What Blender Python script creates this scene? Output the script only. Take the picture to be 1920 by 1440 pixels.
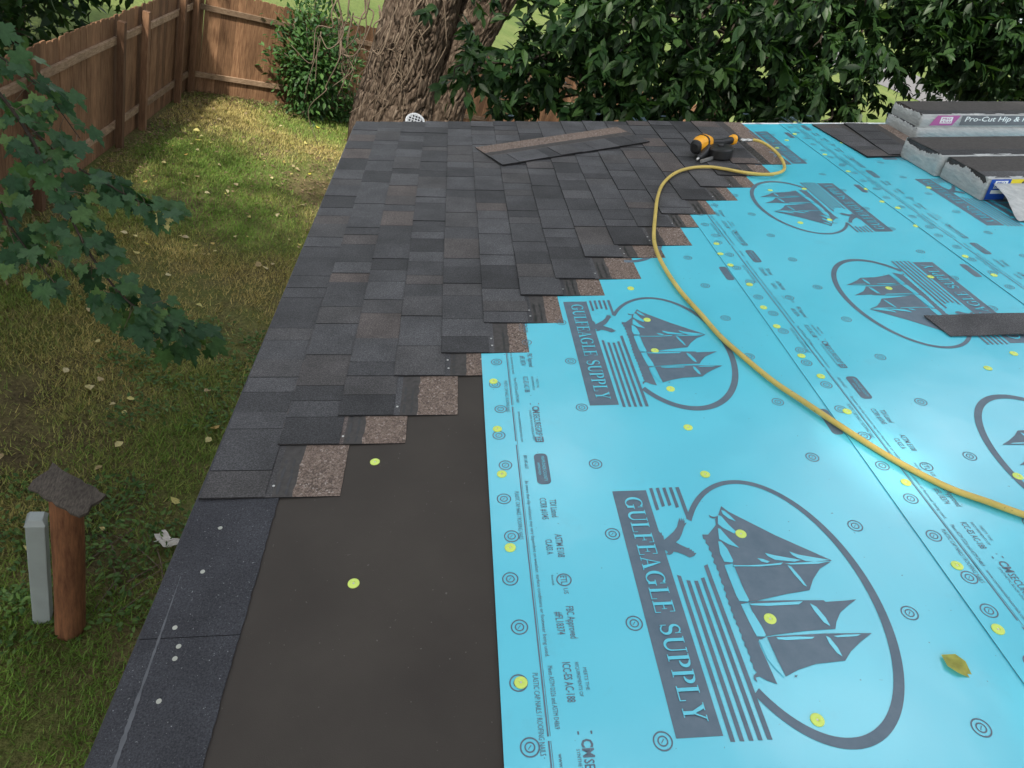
import bpy, bmesh, math, random
import numpy as np
from mathutils import Matrix, Vector
rnd = random.Random(7); rng = np.random.default_rng(7)
for o in list(bpy.data.objects): bpy.data.objects.remove(o, do_unlink=True)
scene = bpy.context.scene
col = scene.collection

# ------------------------------------------------------------------ camera, sky, sun, exposure
CAM = np.array([0.2344, 0.0, 1.3722]); ROT = (0.96150, -0.33725, -0.07119); FPX = 1275.17
cd = bpy.data.cameras.new('camera'); cam = bpy.data.objects.new('camera', cd); col.objects.link(cam)
cam.location = CAM; cam.rotation_euler = ROT; cd.sensor_width = 36; cd.lens = 36*FPX/1920
cd.clip_start = 0.05; cd.clip_end = 5000; scene.camera = cam
SUN_EL, SUN_AZ = math.radians(52), math.radians(203)      # azimuth clockwise from +Y
sd_ = Vector((math.sin(SUN_AZ)*math.cos(SUN_EL), math.cos(SUN_AZ)*math.cos(SUN_EL), math.sin(SUN_EL)))
w = bpy.data.worlds.new('World'); scene.world = w; w.use_nodes = True
nt = w.node_tree; sky = nt.nodes.new('ShaderNodeTexSky'); sky.sky_type = 'NISHITA'; sky.sun_disc = False
sky.sun_elevation = SUN_EL; sky.sun_rotation = SUN_AZ; sky.air_density = 1.0; sky.dust_density = 3.0; sky.ozone_density = 1.0
bg = nt.nodes['Background']; bg.inputs[1].default_value = 0.15; hs = nt.nodes.new('ShaderNodeHueSaturation'); hs.inputs['Saturation'].default_value = 0.45   # thin high cloud
nt.links.new(sky.outputs[0], hs.inputs['Color']); 
tc = nt.nodes.new('ShaderNodeTexCoord'); cn = nt.nodes.new('ShaderNodeTexNoise'); cn.inputs['Scale'].default_value = 4.2; cn.inputs['Detail'].default_value = 5; nt.links.new(tc.outputs['Generated'], cn.inputs['Vector'])
cr = nt.nodes.new('ShaderNodeValToRGB'); cr.color_ramp.elements[0].position = .50; cr.color_ramp.elements[1].position = .64; nt.links.new(cn.outputs['Fac'], cr.inputs[0])   # broken cloud
cm = nt.nodes.new('ShaderNodeMix'); cm.data_type = 'RGBA'; cm.inputs[7].default_value = (15.0, 15.0, 15.2, 1); nt.links.new(cr.outputs[0], cm.inputs[0]); nt.links.new(hs.outputs[0], cm.inputs[6]); nt.links.new(cm.outputs[2], bg.inputs[0])
ld = bpy.data.lights.new('sun', 'SUN'); ld.energy = 4.6; ld.angle = math.radians(1.5); ld.color = (1.0, 0.93, 0.82)
sun = bpy.data.objects.new('sun', ld); col.objects.link(sun); sun.location = (-20, -20, 30)
sun.rotation_euler = (-sd_).to_track_quat('-Z', 'Y').to_euler()
scene.view_settings.view_transform = 'Standard'; scene.view_settings.look = 'None'
scene.view_settings.gamma = 1.0; scene.view_settings.use_curve_mapping = False
scene.view_settings.exposure = 0.88

# ------------------------------------------------------------------ geometry of the place
PITCH = math.atan2(4, 12); G = -3.2
RM = Matrix.Rotation(-PITCH, 4, 'Y')                       # roof frame: x up the slope, y along the eave, z off the roof
RMn = np.array(RM.to_3x3()); CR = np.array(Matrix(cam.rotation_euler.to_matrix()))
def ray(px, py): return CR @ np.array([(px-960)/FPX, (720-py)/FPX, -1.0])
def rp(px, py, h=0.0):                                     # photo pixel -> roof coordinates (s, t) at height h over the roof
    n = RMn[:, 2]; v = ray(px, py); p = CAM + v*(h - n @ CAM)/(n @ v)
    q = RMn.T @ p; return float(q[0]), float(q[1])
def gp(px, py, z=G): v = ray(px, py); return CAM + v*(z-CAM[2])/v[2]
def ay(px, py, Y): v = ray(px, py); return CAM + v*(Y-CAM[1])/v[1]
def ad(px, py, D): v = ray(px, py); return CAM + v/np.linalg.norm(v)*D
def rw(s, t, h=0.0): return RMn @ np.array([s, t, h])

# ------------------------------------------------------------------ helpers
W = {}
def reg(o, M, parent):
    if parent is not None:
        o.parent = parent; o.matrix_parent_inverse = Matrix(); o.matrix_basis = W[parent.name].inverted() @ M
    else: o.matrix_basis = M
    W[o.name] = M.copy()
    return o
def link(name, me, M=None, parent=None):
    o = bpy.data.objects.new(name, me); col.objects.link(o); return reg(o, M if M is not None else Matrix(), parent)
def tag(o, label=None, cat=None, group=None, kind=None):
    if label: o['label'] = label
    if cat: o['category'] = cat
    if group: o['group'] = group
    if kind: o['kind'] = kind
    return o
def thing(name, label, cat, loc=(0, 0, 0), group=None, M=None):
    o = bpy.data.objects.new(name, None); col.objects.link(o); o.empty_display_size = .1
    return tag(reg(o, M if M is not None else Matrix.Translation(loc), None), label, cat, group)
def mesh(name, v, f, mats, idx=None, smooth=False, cols=None):
    me = bpy.data.meshes.new(name); me.from_pydata([tuple(map(float, x)) for x in v], [], [tuple(map(int, x)) for x in f])
    for m in (mats if isinstance(mats, (list, tuple)) else [mats]): me.materials.append(m)
    if idx is not None: me.polygons.foreach_set('material_index', list(idx))
    if smooth: me.polygons.foreach_set('use_smooth', [True]*len(f))
    me.update(); return me
def fast_tris(name, v, tris, mat, cols=None, smooth=False):
    v = np.asarray(v, np.float32); tris = np.asarray(tris, np.int32); n = len(tris)
    me = bpy.data.meshes.new(name); me.vertices.add(len(v)); me.vertices.foreach_set('co', v.ravel())
    me.loops.add(3*n); me.loops.foreach_set('vertex_index', tris.ravel()); me.polygons.add(n)
    me.polygons.foreach_set('loop_start', np.arange(0, 3*n, 3, dtype=np.int32))
    if cols is not None:
        a = me.attributes.new('Col', 'FLOAT_COLOR', 'FACE')
        a.data.foreach_set('color', np.c_[cols, np.ones(n)].astype(np.float32).ravel())
    if smooth: me.polygons.foreach_set('use_smooth', np.ones(n, bool))
    me.materials.append(mat); me.update(calc_edges=True); return me
BOXF = [(0,3,2,1),(4,5,6,7),(0,1,5,4),(1,2,6,5),(2,3,7,6),(3,0,4,7)]
def boxv(x0, x1, y0, y1, z0, z1): return [(x0,y0,z0),(x1,y0,z0),(x1,y1,z0),(x0,y1,z0),(x0,y0,z1),(x1,y0,z1),(x1,y1,z1),(x0,y1,z1)]
def box(name, x0, x1, y0, y1, z0, z1, mat, bevel=0.0):
    me = mesh(name, boxv(x0,x1,y0,y1,z0,z1), BOXF, mat)
    if bevel:
        bm = bmesh.new(); bm.from_mesh(me); bmesh.ops.bevel(bm, geom=bm.edges[:], offset=bevel, segments=2, affect='EDGES', profile=.6); bm.to_mesh(me); bm.free()
    return me
def frames(P):
    P = np.asarray(P, float); T = np.gradient(P, axis=0); T /= np.linalg.norm(T, axis=1)[:, None]
    N = np.zeros_like(P); ref = np.array([0, 0, 1.]) if abs(T[0][2]) < .9 else np.array([1., 0, 0])
    n = ref - T[0]*(ref @ T[0]); n /= np.linalg.norm(n); N[0] = n
    for i in range(1, len(P)):
        n = N[i-1] - T[i]*(N[i-1] @ T[i]); N[i] = n/np.linalg.norm(n)
    return T, N, np.cross(T, N)
def tube_vf(P, r, seg=8, caps=True):
    P = np.asarray(P, float); T, N, B = frames(P); r = np.broadcast_to(r, (len(P),)); a = np.linspace(0, 2*np.pi, seg, endpoint=False)
    v = (P[:, None] + r[:, None, None]*(np.cos(a)[None, :, None]*N[:, None] + np.sin(a)[None, :, None]*B[:, None])).reshape(-1, 3)
    f = [(i*seg+j, i*seg+(j+1) % seg, (i+1)*seg+(j+1) % seg, (i+1)*seg+j) for i in range(len(P)-1) for j in range(seg)]
    if caps: f += [tuple(range(seg))[::-1], tuple((len(P)-1)*seg+j for j in range(seg))]
    return v, f
def tube(name, P, r, mat, seg=8): v, f = tube_vf(P, r, seg); return mesh(name, v, f, mat, smooth=True)
def spline(P, n):
    P = np.asarray(P, float); Q = np.vstack([2*P[0]-P[1], P, 2*P[-1]-P[-2]]); out = []
    for i in range(1, len(Q)-2):
        u = np.linspace(0, 1, n, endpoint=False)[:, None]; a, b, c, d = Q[i-1:i+3]
        out.append(.5*(2*b+(c-a)*u+(2*a-5*b+4*c-d)*u**2+(3*b-a-3*c+d)*u**3))
    return np.vstack(out+[P[-1:]])
def merge(parts):
    V, F, k = [], [], 0
    for v, f in parts: V += list(v); F += [tuple(i+k for i in x) for x in f]; k += len(v)
    return V, F
def lathe_vf(prof, seg=20):
    a = np.linspace(0, 2*np.pi, seg, endpoint=False)
    v = [(r*np.cos(t), r*np.sin(t), z) for r, z in prof for t in a]
    f = [(i*seg+j, i*seg+(j+1) % seg, (i+1)*seg+(j+1) % seg, (i+1)*seg+j) for i in range(len(prof)-1) for j in range(seg)]
    return v, f+[tuple(range(seg))[::-1], tuple((len(prof)-1)*seg+j for j in range(seg))]
def vnoise(x, y, seed=0):                                   # 2D value noise, 0..1
    xi, yi = np.floor(x).astype(np.int64), np.floor(y).astype(np.int64); fx, fy = x-xi, y-yi
    def h(a, b):
        n = (a*374761393 + b*668265263 + seed*974634777) & 0xffffffff; n = ((n ^ (n >> 13))*1274126177) & 0xffffffff
        return ((n ^ (n >> 16)) & 0xffff)/65535.
    fx = fx*fx*(3-2*fx); fy = fy*fy*(3-2*fy)
    return (h(xi, yi)*(1-fx)+h(xi+1, yi)*fx)*(1-fy)+(h(xi, yi+1)*(1-fx)+h(xi+1, yi+1)*fx)*fy
def fbm(x, y, seed=0, oct=4): return sum(vnoise(x*2**i, y*2**i, seed+i)*.5**(i+1) for i in range(oct))/(1-.5**oct)

# ------------------------------------------------------------------ materials
class NB:
    def __init__(s, name):
        s.m = bpy.data.materials.new(name); s.m.use_nodes = True; s.t = s.m.node_tree; s.n = s.t.nodes
        s.b = s.n['Principled BSDF']; s.out = s.n['Material Output']
    def new(s, ty, **k):
        x = s.n.new(ty)
        for a, b in k.items(): setattr(x, a, b)
        return x
    def lk(s, a, b): s.t.links.new(a, b)
    def pos(s): return s.new('ShaderNodeNewGeometry').outputs['Position']
    def obj(s): return s.new('ShaderNodeTexCoord').outputs['Object']
    def rand(s): return s.new('ShaderNodeObjectInfo').outputs['Random']
    def scale(s, vec, sc):
        m = s.new('ShaderNodeMapping'); m.inputs['Scale'].default_value = sc; s.lk(vec, m.inputs[0]); return m.outputs[0]
    def noise(s, vec, sc, det=3, rough=.55):
        x = s.new('ShaderNodeTexNoise'); x.inputs['Scale'].default_value = sc; x.inputs['Detail'].default_value = det; x.inputs['Roughness'].default_value = rough
        if vec is not None: s.lk(vec, x.inputs['Vector'])
        return x.outputs['Fac']
    def voro(s, vec, sc, feat='F1'):
        x = s.new('ShaderNodeTexVoronoi'); x.feature = feat; x.inputs['Scale'].default_value = sc; s.lk(vec, x.inputs['Vector']); return x
    def ramp(s, fac, stops, interp='LINEAR'):
        r = s.new('ShaderNodeValToRGB'); r.color_ramp.interpolation = interp; e = r.color_ramp.elements
        while len(e) < len(stops): e.new(.5)
        for el, (p, c) in zip(e, stops): el.position = p; el.color = (*c, 1) if len(c) == 3 else c
        s.lk(fac, r.inputs[0]); return r.outputs[0]
    def mix(s, fac, a, b, mode='MIX'):
        x = s.new('ShaderNodeMix', data_type='RGBA', blend_type=mode)
        for i, v in ((0, fac), (6, a), (7, b)):
            if isinstance(v, (int, float)): x.inputs[i].default_value = v
            elif isinstance(v, tuple): x.inputs[i].default_value = (*v, 1)
            else: s.lk(v, x.inputs[i])
        return x.outputs[2]
    def bump(s, h, st=.3, d=.01):
        x = s.new('ShaderNodeBump'); x.inputs['Strength'].default_value = st; x.inputs['Distance'].default_value = d; s.lk(h, x.inputs['Height']); s.lk(x.outputs[0], s.b.inputs['Normal'])
    def base(s, c):
        if isinstance(c, tuple): s.b.inputs['Base Color'].default_value = (*c, 1)
        else: s.lk(c, s.b.inputs['Base Color'])
    def fin(s, rough=.8, spec=.3, metal=0.):
        s.b.inputs['Roughness'].default_value = rough; s.b.inputs['Specular IOR Level'].default_value = spec; s.b.inputs['Metallic'].default_value = metal; return s.m
g3 = lambda v: (v, v, v)
def m_plain(name, c, rough=.7, spec=.3, metal=0., var=.12, sc=40):
    b = NB(name); n = b.noise(b.pos(), sc, 4); b.base(b.mix(n, tuple(x*(1-var) for x in c), tuple(min(1, x*(1+var)) for x in c))); return b.fin(rough, spec, metal)
def m_tab():
    b = NB('shingle_granules'); p = b.pos()
    c = b.ramp(b.rand(), [(0, (.030,.030,.032)), (.35, (.048,.048,.051)), (.65, (.070,.070,.074)), (.9, (.056,.053,.053)), (1, (.092,.074,.067))])
    c = b.mix(1.0, c, b.ramp(b.noise(p, 7, 4), [(.3, g3(.72)), (.7, g3(1.3))]), 'MULTIPLY')
    gr = b.noise(p, 260, 2, .7); c = b.mix(1.0, c, b.ramp(gr, [(.3, g3(.45)), (.5, g3(1.0)), (.72, g3(2.1))]), 'MULTIPLY')
    b.base(c); b.bump(b.noise(p, 420, 2), .55, .004); return b.fin(.68, .38)
def m_headlap():
    b = NB('headlap_granules'); p = b.pos()
    v = b.voro(p, 210); c = b.ramp(v.outputs['Color'], [(0, (.06,.047,.040)), (.35, (.17,.13,.108)), (.6, (.27,.215,.18)), (.85, (.46,.40,.36)), (1, (.08,.07,.068))], 'CONSTANT')
    c = b.mix(b.noise(p, 9, 4), c, (.20,.150,.122)); c = b.mix(1., c, b.ramp(b.noise(p, 300, 2), [(.3, g3(.6)), (.7, g3(1.4))]), 'MULTIPLY')
    b.base(c); b.bump(v.outputs['Distance'], .6, .006); return b.fin(.9, .2)
def m_felt():
    b = NB('black_felt'); p = b.pos(); c = b.ramp(b.noise(p, 3, 5), [(.3, (.038,.032,.027)), (.7, (.056,.048,.040))])
    c = b.mix(b.ramp(b.noise(p, 130, 1), [(.76, g3(0)), (.80, g3(.6))]), c, (.16,.15,.14)); b.base(c); b.bump(b.noise(p, 500, 2), .15, .002); return b.fin(.75, .28)
def m_starter():
    b = NB('starter_granules'); p = b.pos(); c = b.ramp(b.noise(p, 5, 4), [(.3, (.030,.031,.036)), (.7, (.050,.052,.060))])
    c = b.mix(1., c, b.ramp(b.noise(p, 300, 2), [(.3, g3(.6)), (.7, g3(1.5))]), 'MULTIPLY')
    sp = b.ramp(b.noise(p, 230, 2, .6), [(.68, g3(0)), (.74, g3(.9))]); c = b.mix(sp, c, (.24,.24,.25)); b.base(c); b.bump(b.noise(p, 420, 2), .5, .004); return b.fin(.85, .25)
def m_blue():
    b = NB('blue_underlayment'); p = b.pos(); c = b.ramp(b.noise(p, 1.2, 4), [(.3, (.085,.545,.690)), (.7, (.105,.595,.740))])
    dirt = b.ramp(b.noise(p, 6, 6, .7), [(.60, g3(0)), (.80, g3(.30))]); c = b.mix(dirt, c, (.10,.36,.46))
    sp = b.ramp(b.noise(p, 95, 1), [(.78, g3(0)), (.81, g3(.7))]); c = b.mix(sp, c, (.05,.16,.22))
    b.base(c); b.bump(b.noise(p, 2.3, 3), .09, .05)
    r = b.ramp(b.noise(p, 2.5, 4), [(.3, g3(.17)), (.7, g3(.27))]); m = b.fin(.3, .95); b.lk(r, b.b.inputs['Roughness']); return m
def m_ink():
    b = NB('slate_ink'); p = b.pos(); b.base(b.ramp(b.noise(p, 25, 5, .65), [(.3, (.085,.135,.180)), (.7, (.120,.170,.215))])); return b.fin(.42, .4)
def m_bark():
    b = NB('bark'); o = b.obj(); p = b.scale(o, (1, 1, .22)); v = b.voro(p, 13, 'DISTANCE_TO_EDGE').outputs['Distance']
    n = b.noise(b.scale(o, (1, 1, .35)), 22, 5); c = b.ramp(n, [(.28, (.036,.026,.019)), (.55, (.095,.072,.054)), (.8, (.19,.155,.12))])
    c = b.mix(b.ramp(v, [(0, g3(1)), (.12, g3(0))]), c, (.035,.025,.018)); b.base(c); b.bump(b.mix(.5, v, n), .9, .06); return b.fin(.95, .1)
def m_wood(name, dark, light, objrand=.35, axis=(9, 9, .7)):
    b = NB(name); o = b.pos(); n = b.noise(b.scale(o, axis), 6, 5, .65); c = b.ramp(n, [(.3, dark), (.7, light)])
    c = b.mix(1., c, b.ramp(b.rand(), [(0, g3(1-objrand)), (1, g3(1+objrand))]), 'MULTIPLY')
    st = b.ramp(b.noise(b.scale(o, (1.5, 1.5, .6)), 2.5, 5), [(.45, g3(0)), (.75, g3(.55))]); c = b.mix(st, c, tuple(x*.5 for x in dark))
    b.base(c); b.bump(n, .35, .01); return b.fin(.85, .2)
def m_leaf(name, attr=True, cols=None, transl=.35, rough=.45):
    b = NB(name)
    if attr: a = b.new('ShaderNodeAttribute', attribute_name='Col'); c = a.outputs['Color']
    else: c = b.ramp(b.rand(), cols)
    c = b.mix(1., c, b.ramp(b.noise(b.pos(), 60, 2), [(.3, g3(.8)), (.7, g3(1.2))]), 'MULTIPLY')
    b.base(c); b.fin(rough, .22); t = b.new('ShaderNodeBsdfTranslucent'); b.lk(b.mix(1., c, (1.25, 1.35, .6), 'MULTIPLY'), t.inputs[0])
    mx = b.new('ShaderNodeMixShader'); mx.inputs[0].default_value = transl; b.lk(b.b.outputs[0], mx.inputs[1]); b.lk(t.outputs[0], mx.inputs[2]); b.lk(mx.outputs[0], b.out.inputs[0]); return b.m
def m_ground():
    b = NB('lawn_soil'); p = b.pos(); n = b.noise(p, 1.1, 5); c = b.ramp(n, [(.30, (.075,.058,.036)), (.45, (.14,.12,.055)), (.60, (.12,.135,.042)), (.75, (.20,.165,.08))])
    c = b.mix(1., c, b.ramp(b.noise(p, 38, 5, .7), [(.3, g3(.45)), (.7, g3(1.5))]), 'MULTIPLY'); b.base(c); b.bump(b.noise(p, 45, 5, .7), .9, .05); return b.fin(.95, .1)
def m_field():
    b = NB('mown_field'); p = b.pos(); c = b.ramp(b.noise(p, .35, 5), [(.3, (.055,.085,.020)), (.7, (.095,.115,.036))])
    c = b.mix(1., c, b.ramp(b.noise(p, 12, 4), [(.3, g3(.75)), (.7, g3(1.25))]), 'MULTIPLY'); b.base(c); return b.fin(.95, .1)
M_TAB, M_HEAD, M_FELT, M_START, M_BLUE, M_INK = m_tab(), m_headlap(), m_felt(), m_starter(), m_blue(), m_ink()
M_SEALBAND = m_plain('seal_band', (.062,.058,.055), .8, .25, var=.6, sc=70)
M_ASPH = m_plain('asphalt_edge', (.010,.010,.011), .7, .3); M_TAR = m_plain('tar_sealant', (.006,.006,.007), .35, .5)
M_LIME = m_plain('lime_plastic', (.62,.78,.15), .4, .4, var=.06); M_PALECAP = m_plain('pale_plastic', (.36,.37,.32), .45, .4)
M_STEEL = m_plain('galvanised_steel', (.55,.55,.53), .38, .5, .85); M_WHITE = m_plain('white_metal', (.74,.75,.74), .45, .4, var=.05)
M_BARK = m_bark(); M_LIMB = m_plain('dark_limb', (.035,.028,.022), .9, .1, var=.3); M_TWIG = m_plain('dry_twig', (.11,.085,.062), .9, .15, var=.3)
M_PICKET = m_wood('fence_cedar', (.105,.052,.028), (.26,.150,.082)); M_RAIL = m_wood('fence_rail', (.15,.095,.058), (.30,.215,.145), axis=(2, 2, 9)); M_POSTW = m_wood('fence_post_wood', (.10,.052,.030), (.20,.115,.065))
M_LOG = m_wood('log_post', (.085,.036,.018), (.24,.110,.052), 0., (7, 7, .8)); M_BOARD = m_wood('weathered_board', (.035,.030,.025), (.115,.10,.085), 0., (20, 4, 20))
M_LEAF = m_leaf('leaf_mass'); M_GRASS = m_leaf('grass_blades', rough=.6, transl=.25)
M_ASH = m_leaf('ash_leaf', False, [(0, (.016,.045,.014)), (.5, (.028,.068,.020)), (1, (.050,.100,.028))])
M_MAPLE = m_leaf('maple_leaf', False, [(0, (.020,.058,.026)), (.5, (.034,.085,.034)), (.9, (.060,.125,.042)), (1, (.10,.17,.05))])
M_YLEAF = m_leaf('yellowed_leaf', False, [(0, (.42,.38,.06)), (.5, (.50,.44,.20)), (1, (.40,.26,.08))]); M_DRYLEAF = m_leaf('dry_leaf', False, [(0, (.34,.26,.14)), (.5, (.48,.42,.25)), (1, (.52,.47,.16))])

def m_hose():
    b = NB('yellow_hose'); p = b.pos(); c = b.ramp(b.noise(p, 9, 4), [(.3, (.50,.37,.085)), (.7, (.62,.48,.13))])
    c = b.mix(b.ramp(b.noise(p, 48, 3, .7), [(.63, g3(0)), (.70, g3(.85))]), c, (.10,.08,.05)); c = b.mix(b.ramp(b.noise(p, 4, 4), [(.5, g3(0)), (.8, g3(.4))]), c, (.30,.24,.12)); b.base(c); return b.fin(.5, .35)
M_HOSE = m_hose(); M_YEL = m_plain('yellow_housing', (.80,.36,.015), .35, .5, var=.06); M_BLK = m_plain('black_plastic', (.012,.012,.013), .42, .45, var=.3)
M_WRAP = None
def m_wrap():
    b = NB('white_wrapper'); p = b.pos(); n = b.noise(b.scale(p, (3, 3, 14)), 6, 5, .7); b.base(b.ramp(n, [(.3, (.30,.32,.325)), (.7, (.48,.50,.49))])); b.bump(n, .6, .02); return b.fin(.45, .4)
M_WRAP = m_wrap(); M_PINK = m_plain('pink_print', (.42,.11,.30), .5); M_GREYP = m_plain('grey_print', (.14,.14,.15), .5); M_BLUEP = m_plain('blue_print', (.015,.075,.40), .5); M_YELP = m_plain('yellow_print', (.72,.58,.03), .5); M_INKW = m_plain('white_print', (.78,.79,.78), .5); M_INKB = m_plain('dark_print', (.03,.03,.03), .5)
M_SIDING = m_plain('siding', (.42,.40,.36), .7); M_DECK = m_wood('roof_deck_board', (.20,.14,.09), (.36,.27,.18), 0.); M_GREYPOST = m_plain('grey_vinyl', (.25,.285,.28), .5, .4, var=.15, sc=9)
M_ROAD = m_plain('pale_concrete', (.10,.098,.10), .9, .2, var=.06, sc=2); M_LITTER = m_plain('white_paper', (.42,.40,.37), .7, .2)

# ------------------------------------------------------------------ ground, field, road
def sheet(name, pts, mat, z): return tag(link(name, mesh(name, [(x, y, z) for x, y in pts], [tuple(range(len(pts)))], mat)), kind='structure')
sheet('ground', [(-900,-900),(900,-900),(900,1500),(-900,1500)], m_ground(), G)
FA, FB = np.array([-3.64, 13.68]), np.array([9.0, 21.9]); FD = (FB-FA)/np.linalg.norm(FB-FA)
sheet('field', [(-40, 13.75), (-3.52, 13.9), (9.2, 22.1), (60, 22.1), (400, 60), (400, 900), (-400, 900), (-400, 13.75)], m_field(), G+.004)
HS_ = .15; hz = lambda y: G-.05+HS_*(y-45)                  # the land rises gently beyond the field
M_FIELD = bpy.data.materials['mown_field']
tag(link('hillside', mesh('hillside', [(-300,45,hz(45)),(500,45,hz(45)),(500,190,hz(190)),(-300,190,hz(190)),(-300,900,hz(190)+20),(500,900,hz(190)+20)], [(0,1,2,3),(3,2,5,4)], M_FIELD)), kind='structure')
def hp_(px, py): n_ = np.array([0, -HS_, 1.]); v = ray(px, py); p = CAM+v*((G-.05-HS_*45)-n_ @ CAM)/(n_ @ v); return p+[0, 0, .03]
tag(link('road', mesh('road', [hp_(1440,80), hp_(1600,138), hp_(1760,205), hp_(1960,300), hp_(1990,262), hp_(1800,180), hp_(1640,105), hp_(1450,35)], [(0,1,6,7),(1,2,5,6),(2,3,4,5)], M_ROAD)), kind='structure')

# ------------------------------------------------------------------ house: walls, roof deck, trims
house = thing('house', 'low house with a dark shingled roof half laid over bright blue underlayment', 'house', (2.6, 0, G))
T0, T1, S1 = -4.0, 4.46, 5.6
def part(name, me, M=None, parent=None, label=None, kind=None):
    o = link(name, me, M, parent); return tag(o, label, kind=kind)
part('roof_deck', box('roof_deck', 0, S1, T0, T1, -.05, -.002, M_DECK), RM, house)
ridge = rw(S1, 0); part('back_slope', mesh('back_slope', [(ridge[0],T0,ridge[2]-.01),(ridge[0]*2,T0,-.01),(ridge[0]*2,T1,-.01),(ridge[0],T1,ridge[2]-.01)], [(0,1,2,3)], M_FELT), None, house)
x0, x1 = .45, ridge[0]*2-.45
part('wall', mesh('wall', [(x0,T0+.3,G),(x1,T0+.3,G),(x1,T1-.35,G),(x0,T1-.35,G),(x0,T0+.3,.06),(x1,T0+.3,.06),(x1,T1-.35,.06),(x0,T1-.35,.06),(ridge[0],T0+.3,ridge[2]-.12),(ridge[0],T1-.35,ridge[2]-.12)],
     [(0,1,5,8,4),(1,2,6,5),(2,3,7,9,6),(3,0,4,7)], M_SIDING), None, house)
part('fascia_board', box('fascia_board', .004, .024, T0, T1, -.19, -.055, M_WHITE, .002), None, house)
part('drip_edge', mesh('drip_edge', boxv(-.018, .07, T0, T1, -.0015, .0), BOXF, M_BLK), RM, house)
part('rake_trim', box('rake_trim', -.01, S1, T1+.001, T1+.030, -.14, .003, M_WHITE, .003), RM, house)

# felt and starter course along the eave
part('felt_sheet', box('felt_sheet', .0, .93, T0, T1-.01, .0005, .0018, M_FELT), RM, house, 'dark brown black felt sheet along the eave')
felt = [o for o in house.children if o.name.startswith('felt')][0]
CAPV, CAPF = lathe_vf([(.0128,0), (.0128,.0010), (.0115,.0018), (.005,.0021), (.0042,.0010), (.0022,.0010), (.0018,.0016)], 18)
ME_CAP = mesh('cap_nail', CAPV, CAPF, [M_LIME, M_STEEL], [1 if i >= 18*5 else 0 for i in range(len(CAPF))]); ME_CAP.polygons.foreach_set('use_smooth', [False]*len(CAPF))
pv, pf = lathe_vf([(.0050,0), (.0050,.0008), (.004,.0013), (.001,.0013)], 14); ME_HEAD = mesh('nail_head', pv, pf, M_PALECAP); ME_NAIL = mesh('nail_head', [(x*.66, y*.66, z) for x, y, z in pv], pf, M_STEEL)
def cap(s, t, h, parent, me=None, name='cap_nail'):
    o = link(name, me or ME_CAP, RM @ Matrix.Translation((s, t, h)) @ Matrix.Rotation(rnd.uniform(-.05, .05), 4, 'X') @ Matrix.Rotation(rnd.uniform(0, 6), 4, 'Z'), parent); return o
for px, py in ((703, 866), (663, 1094)): s, t = rp(px, py, .002); cap(s, t, .0018, felt)
STH = .0055
def ragged(x0, x1, y0, y1, z0, z1, n=40, jit=.0012, curl=0.0):
    """thin slab along y with slightly uneven long edges"""
    y = np.linspace(y0, y1, n); a = x0+np.array([rnd.uniform(-jit, jit) for _ in y]); b = x1+np.array([rnd.uniform(-jit, jit) for _ in y]); V, F = [], []
    for i in range(n):
        V += [(a[i], y[i], z0), (b[i], y[i], z0), (b[i], y[i], z1), (a[i], y[i], z1)]
    for i in range(n-1):
        k = 4*i; F += [(k, k+4, k+5, k+1), (k+1, k+5, k+6, k+2), (k+2, k+6, k+7, k+3), (k+3, k+7, k+4, k)]
    return V, F+[(0,1,2,3), (4*n-1, 4*n-2, 4*n-3, 4*n-4)]
starters = []
for a, b in ((.84, 1.84), (-.165, .838), (-1.17, -.167), (-2.2, -1.172)):
    v, f = ragged(-.012, .184, a, b, 0, .0032, 60, .0016)
    starters.append(part('starter_strip', mesh('starter_strip', v, f, M_START), RM @ Matrix.Translation((0, 0, .0022)), house))
for px, py in ((413,990),(380,1072),(328,1177),(335,1212),(328,1235),(298,1315)):
    s, t = rp(px, py, .0055); cap(s, t, .0054, starters[0] if t > .84 else starters[1], ME_HEAD, 'nail_head')
# pale release strip along the starter
v, f = [], []
ys = np.linspace(.30, .99, 70)
for i, y in enumerate(ys):
    c = .036-.030*(y-.6)/.4*.5; wd = .0045*max(.15, 1-abs(y-.62)/.42)*rnd.uniform(.6, 1.3); v += [(c-wd, y, 0), (c+wd, y, 0)]
f = [(2*i, 2*i+1, 2*i+3, 2*i+2) for i in range(len(ys)-1)]
part('release_strip', mesh('release_strip', v, f, m_plain('grey_film', (.085,.09,.10), .5, .4, var=.4)), RM @ Matrix.Translation((0, 0, .0061)), starters[1])

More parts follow.
